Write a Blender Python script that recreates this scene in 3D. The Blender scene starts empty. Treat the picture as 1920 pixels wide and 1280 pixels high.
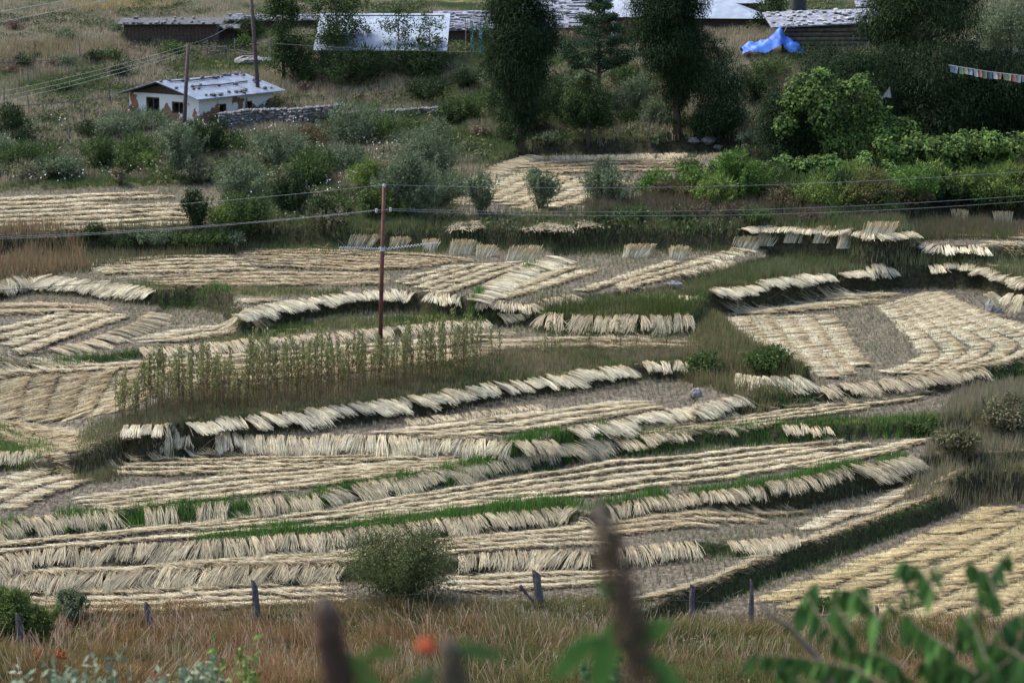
import bpy, math, random
import numpy as np
from mathutils import Vector
R = math.radians
scene = bpy.context.scene
COL = scene.collection
rs = np.random.RandomState(7)
rnd = random.Random(7)

# ------------------------------------------------------------------ camera
EYE, F = 21.5, 85 / 36 * 1920
PITCH = math.atan(860 / F)
cam_d = bpy.data.cameras.new('camera')
cam_d.lens, cam_d.sensor_width, cam_d.sensor_fit = 85, 36, 'HORIZONTAL'
cam_d.clip_start, cam_d.clip_end = 0.1, 3000
cam_d.dof.use_dof = True
cam_d.dof.focus_distance = 110
cam_d.dof.aperture_fstop = 3.6
cam = bpy.data.objects.new('camera', cam_d)
COL.objects.link(cam)
cam.location = (0, 0, EYE)
cam.rotation_euler = (math.pi / 2 - PITCH, 0, 0)
scene.camera = cam

# ------------------------------------------------------------------ light
SUN_EL, SUN_AZ = 56, -62        # azimuth measured from +Y (away from the camera) towards +X
world = bpy.data.worlds.new('World')
scene.world = world
world.use_nodes = True
wn = world.node_tree
sky = wn.nodes.new('ShaderNodeTexSky')
sky.sky_type = 'NISHITA'
sky.sun_disc = False
sky.sun_elevation = R(SUN_EL)
sky.sun_rotation = R(SUN_AZ)
sky.air_density, sky.dust_density, sky.ozone_density = 1.0, 2.5, 1.0
wn.links.new(sky.outputs[0], wn.nodes['Background'].inputs[0])
wn.nodes['Background'].inputs[1].default_value = 0.15
sl = bpy.data.lights.new('sun', 'SUN')
sl.energy, sl.angle, sl.color = 2.1, R(12), (1.0, 0.95, 0.87)
so = bpy.data.objects.new('sun', sl)
COL.objects.link(so)
sd = Vector((math.sin(R(SUN_AZ)) * math.cos(R(SUN_EL)), math.cos(R(SUN_AZ)) * math.cos(R(SUN_EL)), math.sin(R(SUN_EL))))
so.rotation_euler = sd.to_track_quat('Z', 'Y').to_euler()
so.location = sd * 60
scene.view_settings.view_transform = 'Standard'
scene.view_settings.look = 'None'
scene.view_settings.gamma = 1
scene.view_settings.exposure = 1.2

# ------------------------------------------------------------------ picture <-> world
cP, sP = math.cos(PITCH), math.sin(PITCH)
def ray(px, py):
    px, py = np.asarray(px, float), np.asarray(py, float)
    u, v = (px - 960) / F, (640 - py) / F
    return u, cP + v * sP, -sP + v * cP
def at(px, py, z):
    dx, dy, dz = ray(px, py)
    t = (np.asarray(z, float) - EYE) / dz
    return t * dx, t * dy
def project(x, y, z):
    zz = np.asarray(z) - EYE
    d = y * cP - zz * sP
    return 960 + F * x / d, 640 - F * (y * sP + zz * cP) / d
def sc(y): return F / y

# ------------------------------------------------------------------ smooth noise on world coordinates
_T = np.random.RandomState(3).rand(128, 128)
def vn(x, y, f, o=0):
    x = np.asarray(x) * f + 17.3 * o + 500; y = np.asarray(y) * f + 9.1 * o + 500
    xi, yi = np.floor(x).astype(int), np.floor(y).astype(int)
    fx, fy = x - xi, y - yi
    fx, fy = fx * fx * (3 - 2 * fx), fy * fy * (3 - 2 * fy)
    g = lambda i, j: _T[i % 128, j % 128]
    return (g(xi, yi) * (1 - fx) * (1 - fy) + g(xi + 1, yi) * fx * (1 - fy) + g(xi, yi + 1) * (1 - fx) * fy + g(xi + 1, yi + 1) * fx * fy)
def fbm(x, y, f, o=0, n=3):
    return sum(vn(x, y, f * 2 ** k, o + k) / 2 ** (k + 1) for k in range(n)) / (1 - 0.5 ** n)

# ------------------------------------------------------------------ materials
def newmat(name):
    m = bpy.data.materials.new(name)
    m.use_nodes = True
    nt = m.node_tree
    return m, nt, nt.nodes['Principled BSDF'], nt.nodes['Material Output']
def noise_node(nt, scale, detail=4, coord='Object'):
    tc = nt.nodes.new('ShaderNodeTexCoord')
    n = nt.nodes.new('ShaderNodeTexNoise')
    n.inputs['Scale'].default_value = scale
    n.inputs['Detail'].default_value = detail
    nt.links.new(tc.outputs[coord], n.inputs['Vector'])
    return n
def ramp(nt, src, stops):
    r = nt.nodes.new('ShaderNodeValToRGB')
    e = r.color_ramp.elements
    while len(e) < len(stops): e.new(0.5)
    for k, (p, c) in enumerate(stops):
        e[k].position = p; e[k].color = (*c, 1)
    nt.links.new(src, r.inputs[0])
    return r
def bump(nt, bs, src, s, d=0.05):
    b = nt.nodes.new('ShaderNodeBump')
    b.inputs['Strength'].default_value = s
    b.inputs['Distance'].default_value = d
    nt.links.new(src, b.inputs['Height'])
    nt.links.new(b.outputs[0], bs.inputs['Normal'])
def leafmat(name, trans=0.25, rough=0.7, spec=0.2):
    """colour comes from each leaf's own colour attribute, broken up by a fine noise"""
    m, nt, bs, out = newmat(name)
    a = nt.nodes.new('ShaderNodeAttribute'); a.attribute_name = 'Col'
    n = noise_node(nt, 3.0)
    r = ramp(nt, n.outputs[0], [(0.3, (0.75, 0.75, 0.75)), (0.7, (1.2, 1.2, 1.2))])
    mx = nt.nodes.new('ShaderNodeMix'); mx.data_type = 'RGBA'; mx.blend_type = 'MULTIPLY'
    mx.inputs[0].default_value = 1
    nt.links.new(a.outputs['Color'], mx.inputs[6]); nt.links.new(r.outputs[0], mx.inputs[7])
    nt.links.new(mx.outputs[2], bs.inputs['Base Color'])
    bs.inputs['Roughness'].default_value = rough
    bs.inputs['Specular IOR Level'].default_value = spec
    if trans > 0:
        t = nt.nodes.new('ShaderNodeBsdfTranslucent')
        nt.links.new(mx.outputs[2], t.inputs['Color'])
        s = nt.nodes.new('ShaderNodeMixShader'); s.inputs[0].default_value = trans
        nt.links.new(bs.outputs[0], s.inputs[1]); nt.links.new(t.outputs[0], s.inputs[2])
        nt.links.new(s.outputs[0], out.inputs['Surface'])
    return m
def nmat(name, c1, c2, scale=5, rough=0.8, bmp=0.3, metal=0.0, detail=6, spec=0.3):
    m, nt, bs, out = newmat(name)
    n = noise_node(nt, scale, detail)
    r = ramp(nt, n.outputs[0], [(0.3, c1), (0.7, c2)])
    nt.links.new(r.outputs[0], bs.inputs['Base Color'])
    bs.inputs['Roughness'].default_value = rough
    bs.inputs['Metallic'].default_value = metal
    bs.inputs['Specular IOR Level'].default_value = spec
    if bmp: bump(nt, bs, n.outputs[0], bmp)
    return m
STRAW = leafmat('straw', 0.12, 0.65, 0.2)
GRASS = leafmat('grass', 0.30, 0.7, 0.15)
LEAF = leafmat('leaf', 0.20, 0.75, 0.07)
BARK = nmat('bark', (0.045, 0.035, 0.028), (0.10, 0.08, 0.06), 8)
WOOD = nmat('weathered wood', (0.07, 0.06, 0.055), (0.2, 0.17, 0.145), 9)
DARKWOOD = nmat('old dark wood', (0.035, 0.025, 0.02), (0.10, 0.07, 0.05), 7)
STONE = nmat('field stone', (0.09, 0.088, 0.09), (0.26, 0.255, 0.25), 6, 0.9, 0.6)
WIRE = nmat('aluminium wire', (0.26, 0.27, 0.29), (0.38, 0.38, 0.40), 3, 0.4, 0, 0.6)
DARKWIRE = nmat('dark wire', (0.07, 0.07, 0.07), (0.12, 0.12, 0.12), 3, 0.6, 0)

# ------------------------------------------------------------------ object helpers
def tag(o, label=None, cat=None, group=None, kind=None):
    if label: o['label'] = label
    if cat: o['category'] = cat
    if group: o['group'] = group
    if kind: o['kind'] = kind
    return o
def empty(name, loc, rz=0.0):
    o = bpy.data.objects.new(name, None)
    o.empty_display_size = 0.3
    o.location = loc; o.rotation_euler = (0, 0, rz)
    COL.objects.link(o)
    return o
def mkmesh(name, V, faces, col=None, smooth=False):
    """V (n,3); faces: an (m,k) array or a list of such arrays"""
    if not isinstance(faces, (list, tuple)): faces = [faces]
    faces = [np.asarray(f, np.int32) for f in faces if len(f)]
    V = np.asarray(V, np.float32)
    me = bpy.data.meshes.new(name)
    me.vertices.add(len(V)); me.vertices.foreach_set('co', V.ravel())
    loops = np.concatenate([f.ravel() for f in faces])
    sizes = np.concatenate([np.full(len(f), f.shape[1], np.int32) for f in faces])
    starts = np.concatenate([[0], np.cumsum(sizes)[:-1]]).astype(np.int32)
    me.loops.add(len(loops)); me.loops.foreach_set('vertex_index', loops)
    me.polygons.add(len(sizes)); me.polygons.foreach_set('loop_start', starts)
    if smooth: me.polygons.foreach_set('use_smooth', np.ones(len(sizes), bool))
    me.update(calc_edges=True)
    if col is not None:
        a = me.color_attributes.new('Col', 'FLOAT_COLOR', 'POINT')
        c = np.ones((len(V), 4), np.float32); c[:, :3] = np.clip(col, 0, 1)
        a.data.foreach_set('color', c.ravel())
    return me
def link(name, me, mat, parent=None, loc=(0, 0, 0)):
    o = bpy.data.objects.new(name, me)
    if mat and not me.materials: me.materials.append(mat)
    o.location = loc
    COL.objects.link(o)
    if parent: o.parent = parent
    return o
class MB:
    """collects simple solids into one mesh"""
    def __init__(s): s.v = []; s.f = []; s.n = 0
    def add(s, V, Fs):
        s.v.append(np.asarray(V, float)); s.f += [tuple(i + s.n for i in f) for f in Fs]; s.n += len(V)
    def box(s, a, b, jit=0):
        (x0, y0, z0), (x1, y1, z1) = a, b
        V = np.array([(x0, y0, z0), (x1, y0, z0), (x1, y1, z0), (x0, y1, z0), (x0, y0, z1), (x1, y0, z1), (x1, y1, z1), (x0, y1, z1)], float)
        if jit: V += rs.uniform(-jit, jit, V.shape)
        s.add(V, [(0, 3, 2, 1), (4, 5, 6, 7), (0, 1, 5, 4), (1, 2, 6, 5), (2, 3, 7, 6), (3, 0, 4, 7)])
    def hexa(s, V):       # 8 corners, bottom four then top four
        s.add(V, [(0, 3, 2, 1), (4, 5, 6, 7), (0, 1, 5, 4), (1, 2, 6, 5), (2, 3, 7, 6), (3, 0, 4, 7)])
    def slab(s, a, b, c, d, t):   # a sheet abcd with thickness t downwards
        P = np.array([a, b, c, d], float)
        s.hexa(np.vstack([P - [0, 0, t], P]))
    def tube(s, pts, rad, n=7):
        pts = np.asarray(pts, float); rad = np.broadcast_to(rad, len(pts))
        T = np.gradient(pts, axis=0); T /= np.linalg.norm(T, axis=1)[:, None] + 1e-9
        up = np.array([0, 0, 1.0]) if abs(T[0][2]) < 0.9 else np.array([1.0, 0, 0])
        V = []
        for p, t, r in zip(pts, T, rad):
            a = np.cross(t, up); a /= np.linalg.norm(a) + 1e-9; b = np.cross(t, a)
            for k in range(n):
                w = 2 * math.pi * k / n
                V.append(p + r * (math.cos(w) * a + math.sin(w) * b))
        m = len(pts)
        Fs = [(i * n + k, i * n + (k + 1) % n, (i + 1) * n + (k + 1) % n, (i + 1) * n + k) for i in range(m - 1) for k in range(n)]
        Fs += [tuple(range(n))[::-1], tuple((m - 1) * n + k for k in range(n))]
        s.add(V, Fs)
    def rock(s, c, r, sq=(1, 1, 0.7)):
        V, Fs = [], []
        for i, (zz, rr) in enumerate([(-0.8, 0.5), (-0.25, 1.0), (0.35, 0.92), (0.85, 0.45)]):
            for k in range(7):
                w = 2 * math.pi * (k + 0.5 * (i % 2)) / 7
                q = r * rs.uniform(0.8, 1.15)
                V.append((c[0] + math.cos(w) * rr * q * sq[0], c[1] + math.sin(w) * rr * q * sq[1], c[2] + zz * r * sq[2] * rs.uniform(0.85, 1.1)))
        for i in range(3):
            for k in range(7): Fs.append((i * 7 + k, i * 7 + (k + 1) % 7, (i + 1) * 7 + (k + 1) % 7, (i + 1) * 7 + k))
        Fs += [tuple(range(7))[::-1], tuple(21 + k for k in range(7))]
        s.add(V, Fs)
    def build(s, name, mat, parent=None, smooth=False):
        me = bpy.data.meshes.new(name)
        me.from_pydata(np.vstack(s.v).tolist(), [], s.f)
        if smooth: me.polygons.foreach_set('use_smooth', np.ones(len(s.f), bool))
        me.update()
        return link(name, me, mat, parent)

def ribbons(P0, P1, P2, w0, w1, w2, side, c0, c1, c2):
    """N curved strips of two quads each"""
    N = len(P0)
    w0, w1, w2 = [np.broadcast_to(np.asarray(w, float), N)[:, None] * 0.5 for w in (w0, w1, w2)]
    V = np.stack([P0 - side * w0, P0 + side * w0, P1 - side * w1, P1 + side * w1, P2 - side * w2, P2 + side * w2], 1).reshape(-1, 3)
    b = (np.arange(N) * 6)[:, None]
    Fq = np.concatenate([b + [0, 1, 3, 2], b + [2, 3, 5, 4]])
    C = np.stack([c0, c0, c1, c1, c2, c2], 1).reshape(-1, 3)
    return V, Fq, C
def spikes(P, T, w, side, c0, c1):
    """N upright triangles from P to tip T"""
    N = len(P); w = np.broadcast_to(np.asarray(w, float), N)[:, None] * 0.5
    V = np.stack([P - side * w, P + side * w, T], 1).reshape(-1, 3)
    return V, np.arange(N * 3).reshape(-1, 3), np.stack([c0, c0, c1], 1).reshape(-1, 3)
def unit(a): return a / (np.linalg.norm(a, axis=1)[:, None] + 1e-9)
def leaves(P, Nrm, size, col, aspect=0.55, droop=None):
    """N leaf-shaped diamonds at P facing Nrm"""
    N = len(P); size = np.broadcast_to(size, N)[:, None]
    r = rs.normal(size=(N, 3)) if droop is None else droop
    a = unit(r - (r * Nrm).sum(1)[:, None] * Nrm); b = np.cross(Nrm, a)
    V = np.stack([P - a * size * 0.5, P + b * size * aspect * 0.5 + a * size * 0.06, P + a * size * 0.5, P - b * size * aspect * 0.5 + a * size * 0.06], 1).reshape(-1, 3)
    return V, np.arange(N * 4).reshape(-1, 4), np.repeat(col, 4, 0)
def merge(parts):
    V, Fs, C, n = [], {}, [], 0
    for v, f, c in parts:
        V.append(v); C.append(c); Fs.setdefault(f.shape[1], []).append(f + n); n += len(v)
    return np.concatenate(V), [np.concatenate(x) for x in Fs.values()], np.concatenate(C)
def hdir(N):
    a = rs.uniform(0, 2 * np.pi, N)
    return np.stack([np.cos(a), np.sin(a), np.zeros(N)], 1)
def mixc(a, b, t):
    t = np.asarray(t)[:, None]
    return np.asarray(a) * (1 - t) + np.asarray(b) * t
def palette(cols, N, var=0.25):
    c = np.asarray(cols)[rs.randint(0, len(cols), N)]
    return c * rs.uniform(1 - var, 1 + var, (N, 1)) * rs.uniform(0.93, 1.07, (N, 3))

# ------------------------------------------------------------------ the terraces
# each outline is traced on its own level: (outline in picture points, level, is it a field)
TERR = {
 'T1': (-1.25, [(-500, 1165), (2500, 1165), (2500, 650), (-500, 650)]),
 'YF': (-1.90, [(1190, 1190), (1270, 1152), (1350, 1122), (1420, 1093), (1491, 1065), (1579, 1035), (1631, 1015), (1737, 980), (1800, 948), (1840, 925), (1935, 915), (2500, 880), (2500, 1215), (1190, 1215)]),
 'AB': (-0.75, [(-500, 1100), (0, 1085), (300, 1074), (450, 1070), (650, 1062), (870, 1048), (1000, 1038), (1110, 1040), (1200, 1030), (1300, 1020), (1400, 1012), (1480, 1008), (1560, 972), (1640, 935), (1730, 905), (1840, 888), (2500, 870), (2500, 700), (-500, 700)]),
 'BC': (-0.20, [(-500, 1080), (0, 1050), (60, 1037), (200, 1030), (400, 1020), (600, 1005), (700, 992), (850, 977), (1000, 962), (1060, 953), (1110, 962), (1160, 945), (1250, 935), (1350, 925), (1480, 905), (1600, 880), (1720, 858), (1760, 850), (1850, 850), (2500, 820), (2500, 700), (-500, 700)]),
 'CD': (0.40, [(-500, 1020), (0, 985), (60, 975), (150, 965), (300, 955), (450, 945), (600, 930), (640, 915), (750, 900), (850, 880), (950, 860), (1050, 845), (1140, 828), (1160, 760), (-500, 760)]),
 'R1': (0.70, [(1040, 836), (1150, 826), (1300, 812), (1440, 802), (1560, 797), (1700, 792), (1780, 785), (2500, 740), (2500, 600), (1000, 600), (1000, 800)]),
 'WD': (1.10, [(-500, 862), (0, 848), (100, 842), (160, 838), (225, 823), (400, 822), (600, 822), (800, 825), (960, 830), (1040, 822), (1070, 807), (1150, 795), (1220, 780), (1310, 765), (1330, 700), (1300, 600), (-500, 600)]),
 'S': (1.50, [(1300, 768), (1400, 745), (1480, 735), (1560, 728), (1700, 713), (1780, 702), (1850, 693), (1920, 680), (2500, 640), (2500, 400), (1320, 400), (1310, 600)]),
 'M': (1.90, [(-500, 810), (0, 812), (80, 826), (150, 826), (210, 815), (225, 800), (310, 798), (350, 792), (500, 780), (650, 765), (800, 745), (950, 718), (1050, 705), (1180, 685), (1300, 678), (1400, 690), (1470, 705), (1515, 700), (1500, 675), (1430, 652), (1380, 620), (1345, 590), (1330, 540), (-500, 540)]),
 'N': (2.30, [(-500, 705), (0, 682), (130, 672), (260, 655), (400, 645), (600, 630), (750, 615), (900, 600), (1000, 592), (1010, 560), (1010, 500), (-500, 500)]),
 'P': (2.50, [(-500, 690), (0, 672), (100, 655), (180, 640), (240, 618), (290, 588), (310, 570), (300, 500), (-500, 500)]),
 'KN': (2.75, [(1005, 590), (1100, 594), (1200, 596), (1300, 590), (1325, 560), (1320, 500), (1010, 500)]),
 'U': (2.70, [(1285, 562), (1335, 548), (1450, 528), (1560, 513), (1650, 500), (1750, 497), (1840, 500), (1890, 520), (1930, 530), (2500, 550), (2500, 380), (1320, 380), (1285, 500)]),
 'Q': (2.95, [(880, 566), (1000, 570), (1100, 552), (1250, 535), (1280, 520), (1350, 500), (1440, 480), (1460, 440), (1460, 380), (880, 380)]),
 'O': (3.25, [(-200, 560), (-40, 545), (7, 528), (67, 518), (134, 525), (215, 534), (285, 544), (370, 541), (425, 552), (445, 590), (500, 574), (560, 563), (640, 553), (700, 548), (760, 547), (860, 556), (890, 560), (930, 530), (980, 505), (1040, 483), (1045, 400), (300, 400), (100, 478), (-200, 520)]),
 'K': (4.20, [(380, 440), (470, 424), (560, 426), (640, 432), (840, 430), (1000, 430), (1180, 424), (1380, 425), (1420, 422), (1560, 432), (1640, 442), (1720, 432), (2500, 420), (2500, 330), (380, 330)]),
 'KR': (3.45, [(1690, 448), (1720, 460), (1850, 463), (2500, 463), (2500, 412), (1760, 412), (1690, 425)]),
 'W': (4.40, [(-500, 460), (0, 442), (345, 430), (420, 425), (430, 345), (345, 350), (0, 362), (-500, 370)]),
 'V': (4.65, [(835, 402), (870, 350), (930, 315), (1000, 293), (1390, 285), (1400, 330), (1350, 392), (1000, 406)]),
}
_LA = [-1.9, -1.25, -0.75, -0.2, 0.4, 0.7, 1.1, 1.5, 1.9, 2.3, 2.5, 2.7, 2.75, 2.95, 3.25, 4.2, 4.4, 4.7, 6]
_LB = [-1.6, -1.0, -0.5, 0.0, 0.5, 0.6, 1.1, 1.25, 1.75, 2.1, 2.3, 2.4, 2.5, 2.75, 3.0, 4.0, 4.2, 4.5, 5.8]
def lev(z): return float(np.interp(z, _LA, _LB))      # surveyed level of each terrace
TERR = {k: (lev(v[0]), v[1]) for k, v in TERR.items()}
ORDER = ['T1', 'YF', 'AB', 'BC', 'CD', 'R1', 'WD', 'S', 'M', 'N', 'P', 'KN', 'U', 'Q', 'O', 'K', 'KR', 'W', 'V']
FIELDS = {
 'T1': 1, 'YF': 1, 'AB': 1, 'BC': 1, 'CD': 1, 'R1': 1, 'WD': 1, 'S': 1, 'M': 1, 'N': 1, 'P': 1, 'KN': 0, 'U': 1, 'Q': 1, 'O': 1, 'K': 0, 'KR': 1, 'W': 1, 'V': 1}
# grassy ground inside terrace outlines (picture points on the level given)
GREEN = [
 (1.9, [(210, 830), (225, 795), (330, 735), (640, 712), (900, 665), (1060, 645), (1300, 640), (1335, 600), (1350, 560), (1420, 640), (1520, 690), (1530, 715), (1300, 690), (1180, 695), (950, 730), (650, 775), (350, 800)]),
 (1.9, [(-500, 790), (-500, 860), (100, 845), (100, 835), (50, 800), (0, 775)]),
 (2.7, [(1285, 565), (1335, 552), (1450, 532), (1560, 516), (1650, 504), (1750, 500), (1840, 500), (1900, 535), (2500, 560), (2500, 470), (1830, 490), (1700, 468), (1550, 490), (1420, 500), (1280, 530)]),
 (-0.75, [(1700, 915), (1760, 905), (1840, 890), (2500, 870), (2500, 740), (1840, 770), (1760, 795), (1740, 850)]),
 (-1.25, [(1700, 930), (1760, 915), (1840, 895), (2500, 880), (2500, 700), (1800, 780), (1700, 900)]),
 (2.3, [(380, 645), (430, 618), (640, 598), (900, 580), (1010, 585), (1010, 598), (900, 602), (640, 618), (420, 640)]),
 (0.7, [(1440, 806), (1440, 795), (1600, 782), (1700, 778), (1850, 765), (2500, 740), (2500, 800), (1780, 800)]),
 (3.25, [(-200, 565), (-40, 548), (7, 530), (-10, 500), (100, 480), (-200, 470)]),
 (3.25, [(230, 532), (285, 546), (425, 554), (640, 556), (640, 546), (420, 540), (285, 530)]),
]
BASE_Y = [-60, 0, 8, 15, 30, 45, 56, 62, 67, 72, 90, 112, 125, 150, 168, 183, 200, 225, 300, 600, 1000]
BASE_Z = [20.4, 19.9, 18.3, 14.6, 8.0, 3.6, 1.2, 0.3, -0.6, -1.25, -0.3, 2.6, 4.15, 4.9, 6.4, 8.8, 10.1, 11.0, 15, 34, 60]
NC = 760
AMAX = 0.33
ys = np.concatenate([np.linspace(-60, 50, 60)[:-1], np.exp(np.linspace(math.log(50), math.log(215), 1050)), np.exp(np.linspace(math.log(220), math.log(1000), 90))])
aa = np.linspace(-AMAX, AMAX, NC)
def xw(y): return np.maximum(y, 45.0)
GY, GA = np.meshgrid(ys, aa, indexing='ij')
GX = GA * xw(GY)
def inpoly(X, Y, poly):
    r = np.zeros(X.shape, bool)
    px, py = poly
    n = len(px); j = n - 1
    for i in range(n):
        c = ((py[i] > Y) != (py[j] > Y))
        xx = (px[j] - px[i]) * (Y - py[i]) / (py[j] - py[i] + 1e-12) + px[i]
        r ^= c & (X < xx)
        j = i
    return r
def wobble(p, n=1):
    """round the traced outline: Chaikin corner cutting, ends kept"""
    p = np.asarray(p, float)
    for _ in range(n):
        q = []
        m = len(p)
        for i in range(m):
            a, b = p[i], p[(i + 1) % m]
            q += [a * 0.8 + b * 0.2, a * 0.2 + b * 0.8]
        p = np.array(q)
    return p
GZ = np.interp(GY, BASE_Y, BASE_Z)
hilly = np.clip((GY - 128) / 30, 0, 1)
GZ += hilly * ((fbm(GX, GY, 0.06, 1) - 0.5) * 1.8 + (fbm(GX, GY, 0.35, 5) - 0.5) * 0.6)
GZ += np.clip((72 - GY) / 6, 0, 1) * (fbm(GX, GY, 0.25, 8) - 0.5) * 0.9
fieldm = np.zeros(GY.shape, np.float32)
level = np.full(GY.shape, -1, int)
wx = (fbm(GX, GY, 0.8, 30) - 0.5) * 0.35; wy = (fbm(GX, GY, 0.8, 40) - 0.5) * 0.45
for k in ORDER:
    z, poly = TERR[k]
    p = np.asarray(poly, float)
    X, Y = at(p[:, 0], p[:, 1], z)
    m = inpoly(GX + wx, GY + wy, (X, Y)) if k not in ('T1',) else inpoly(GX, GY, (X, Y))
    if k == 'K':      # the upper level climbs gently into the hill
        rise = np.maximum(0, GY - 124) * 0.035 + (fbm(GX, GY, 0.3, 21) - 0.5) * 0.3
        GZ[m] = z + rise[m]
    else:
        GZ[m] = z + (fbm(GX, GY, 0.5, 11)[m] - 0.5) * 0.08
    if k == 'AB': GZ[m] -= (0.5 * np.clip((GX - 6.5) / 3.5, 0, 1) * np.clip((16.5 - GX) / 2, 0, 1))[m]
    if k == 'M': GZ[m] -= (0.95 * np.clip((-GX - 13.2) / 4.6, 0, 1) * np.clip((97 - GY) / 4, 0, 1))[m]
    fieldm[m] = FIELDS[k]; level[m] = ORDER.index(k)
for z, poly in GREEN:
    z = lev(z)
    p = np.asarray(poly, float)
    X, Y = at(p[:, 0], p[:, 1], z)
    m = inpoly(GX + wx * 1.5, GY + wy * 1.5, (X, Y)) & (np.abs(GZ - z) < 0.3)
    fieldm[m] = 0
_p = np.asarray([(1690, 438), (1800, 428), (2500, 420), (2500, 460), (1850, 460), (1725, 457)], float)
_X, _Y = at(_p[:, 0], _p[:, 1], lev(3.45)); fieldm[inpoly(GX, GY, (_X, _Y))] = 1
def blur(A, n):
    for _ in range(n):
        B = A.copy(); B[1:-1] = (A[:-2] + 2 * A[1:-1] + A[2:]) / 4; A = B
        B = A.copy(); B[:, 1:-1] = (A[:, :-2] + 2 * A[:, 1:-1] + A[:, 2:]) / 4; A = B
    return A
GZ = blur(GZ, 3)
fieldb = blur(fieldm, 2)
gradY = np.gradient(GZ, axis=0) / np.gradient(GY, axis=0)
gradX = np.gradient(GZ, axis=1) / (AMAX * 2 / (NC - 1) * xw(GY))
slope = np.hypot(gradX, gradY)
lump = (fbm(GX, GY, 2.2, 60) - 0.5)
GZ += lump * np.where(fieldm > 0.5, 0.05, 0.14) + np.clip(slope, 0, 1) * lump * 0.25
def gidx(x, y):
    fi = np.interp(y, ys, np.arange(len(ys)))
    fj = (np.asarray(x) / xw(y) + AMAX) / (2 * AMAX) * (NC - 1)
    return np.clip(fi, 0, len(ys) - 1.001), np.clip(fj, 0, NC - 1.001)
def ground(x, y, A=None):
    A = GZ if A is None else A
    fi, fj = gidx(np.asarray(x, float), np.asarray(y, float))
    i, j = fi.astype(int), fj.astype(int); a, b = fi - i, fj - j
    return A[i, j] * (1 - a) * (1 - b) + A[i + 1, j] * a * (1 - b) + A[i, j + 1] * (1 - a) * b + A[i + 1, j + 1] * a * b
def near(x, y, A):
    fi, fj = gidx(np.asarray(x, float), np.asarray(y, float))
    return A[np.round(fi).astype(int), np.round(fj).astype(int)]
_td = np.exp(np.linspace(math.log(50), math.log(420), 1600))
def hit(px, py):
    """where the line of sight through a picture point meets the ground"""
    dx, dy, dz = ray(px, py)
    X, Y, Z = _td * dx / dy, _td, EYE + _td * dz / dy
    b = np.nonzero(ground(X, Y) > Z)[0]
    i = b[0] if len(b) else len(_td) - 1
    return Vector((X[i], Y[i], float(ground(X[i], Y[i]))))

def build_ground():
    nr = len(ys)
    V = np.stack([GX, GY, GZ], -1).reshape(-1, 3)
    i, j = np.meshgrid(np.arange(nr - 1), np.arange(NC - 1), indexing='ij')
    b = (i * NC + j).ravel()
    Fq = np.stack([b, b + 1, b + NC + 1, b + NC], 1)
    # field / grass zones
    C = np.zeros((len(V), 3)); C[:, 0] = fieldb.ravel()
    wet = np.clip(fbm(GX, GY, 0.25, 77) * 1.6 - 0.3, 0, 1); C[:, 1] = wet.ravel()
    me = mkmesh('ground', V, Fq, C, smooth=True)
    m, nt, bs, out = newmat('ground soil and turf')
    at_ = nt.nodes.new('ShaderNodeAttribute'); at_.attribute_name = 'Col'
    sep = nt.nodes.new('ShaderNodeSeparateColor'); nt.links.new(at_.outputs['Color'], sep.inputs[0])
    n1 = noise_node(nt, 6, 8); n2 = noise_node(nt, 0.35, 5); n3 = noise_node(nt, 1.6, 6)
    soil = ramp(nt, n1.outputs[0], [(0.32, (0.045, 0.038, 0.030)), (0.5, (0.10, 0.085, 0.066)), (0.7, (0.19, 0.16, 0.115))])
    turf = ramp(nt, n3.outputs[0], [(0.3, (0.03, 0.035, 0.015)), (0.5, (0.075, 0.085, 0.03)), (0.72, (0.16, 0.13, 0.075))])
    g2 = ramp(nt, n2.outputs[0], [(0.4, (0.6, 0.75, 0.55)), (0.62, (1.15, 1.0, 0.95))])
    mm = nt.nodes.new('ShaderNodeMix'); mm.data_type = 'RGBA'; mm.blend_type = 'MULTIPLY'; mm.inputs[0].default_value = 0.8
    nt.links.new(turf.outputs[0], mm.inputs[6]); nt.links.new(g2.outputs[0], mm.inputs[7])
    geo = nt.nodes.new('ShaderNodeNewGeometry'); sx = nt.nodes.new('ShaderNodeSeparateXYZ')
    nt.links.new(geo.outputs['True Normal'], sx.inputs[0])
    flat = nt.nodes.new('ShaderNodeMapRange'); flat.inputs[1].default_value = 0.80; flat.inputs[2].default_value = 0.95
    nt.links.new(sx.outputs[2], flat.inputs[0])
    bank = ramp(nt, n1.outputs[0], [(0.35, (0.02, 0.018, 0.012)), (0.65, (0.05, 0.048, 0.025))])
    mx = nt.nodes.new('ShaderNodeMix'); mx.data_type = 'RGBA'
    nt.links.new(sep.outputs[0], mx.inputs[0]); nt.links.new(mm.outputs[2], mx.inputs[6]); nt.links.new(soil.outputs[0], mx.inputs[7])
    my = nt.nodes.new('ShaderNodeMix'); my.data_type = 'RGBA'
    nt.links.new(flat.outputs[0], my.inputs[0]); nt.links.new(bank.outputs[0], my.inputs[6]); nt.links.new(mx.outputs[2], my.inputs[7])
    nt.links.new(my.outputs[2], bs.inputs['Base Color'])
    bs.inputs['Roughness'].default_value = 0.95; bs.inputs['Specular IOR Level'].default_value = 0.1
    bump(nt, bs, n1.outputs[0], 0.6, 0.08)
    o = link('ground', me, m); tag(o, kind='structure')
build_ground()
def stuff(name, V, Fs, C, mat, label, cat):
    o = link(name, mkmesh(name, V, Fs, C), mat)
    return tag(o, label, cat, kind='stuff')
def resample(poly, n):
    p = np.asarray(poly, float)
    d = np.concatenate([[0], np.cumsum(np.hypot(*np.diff(p, axis=0).T))])
    t = np.linspace(0, d[-1], n)
    return np.stack([np.interp(t, d, p[:, k]) for k in range(p.shape[1])], 1)
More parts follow.
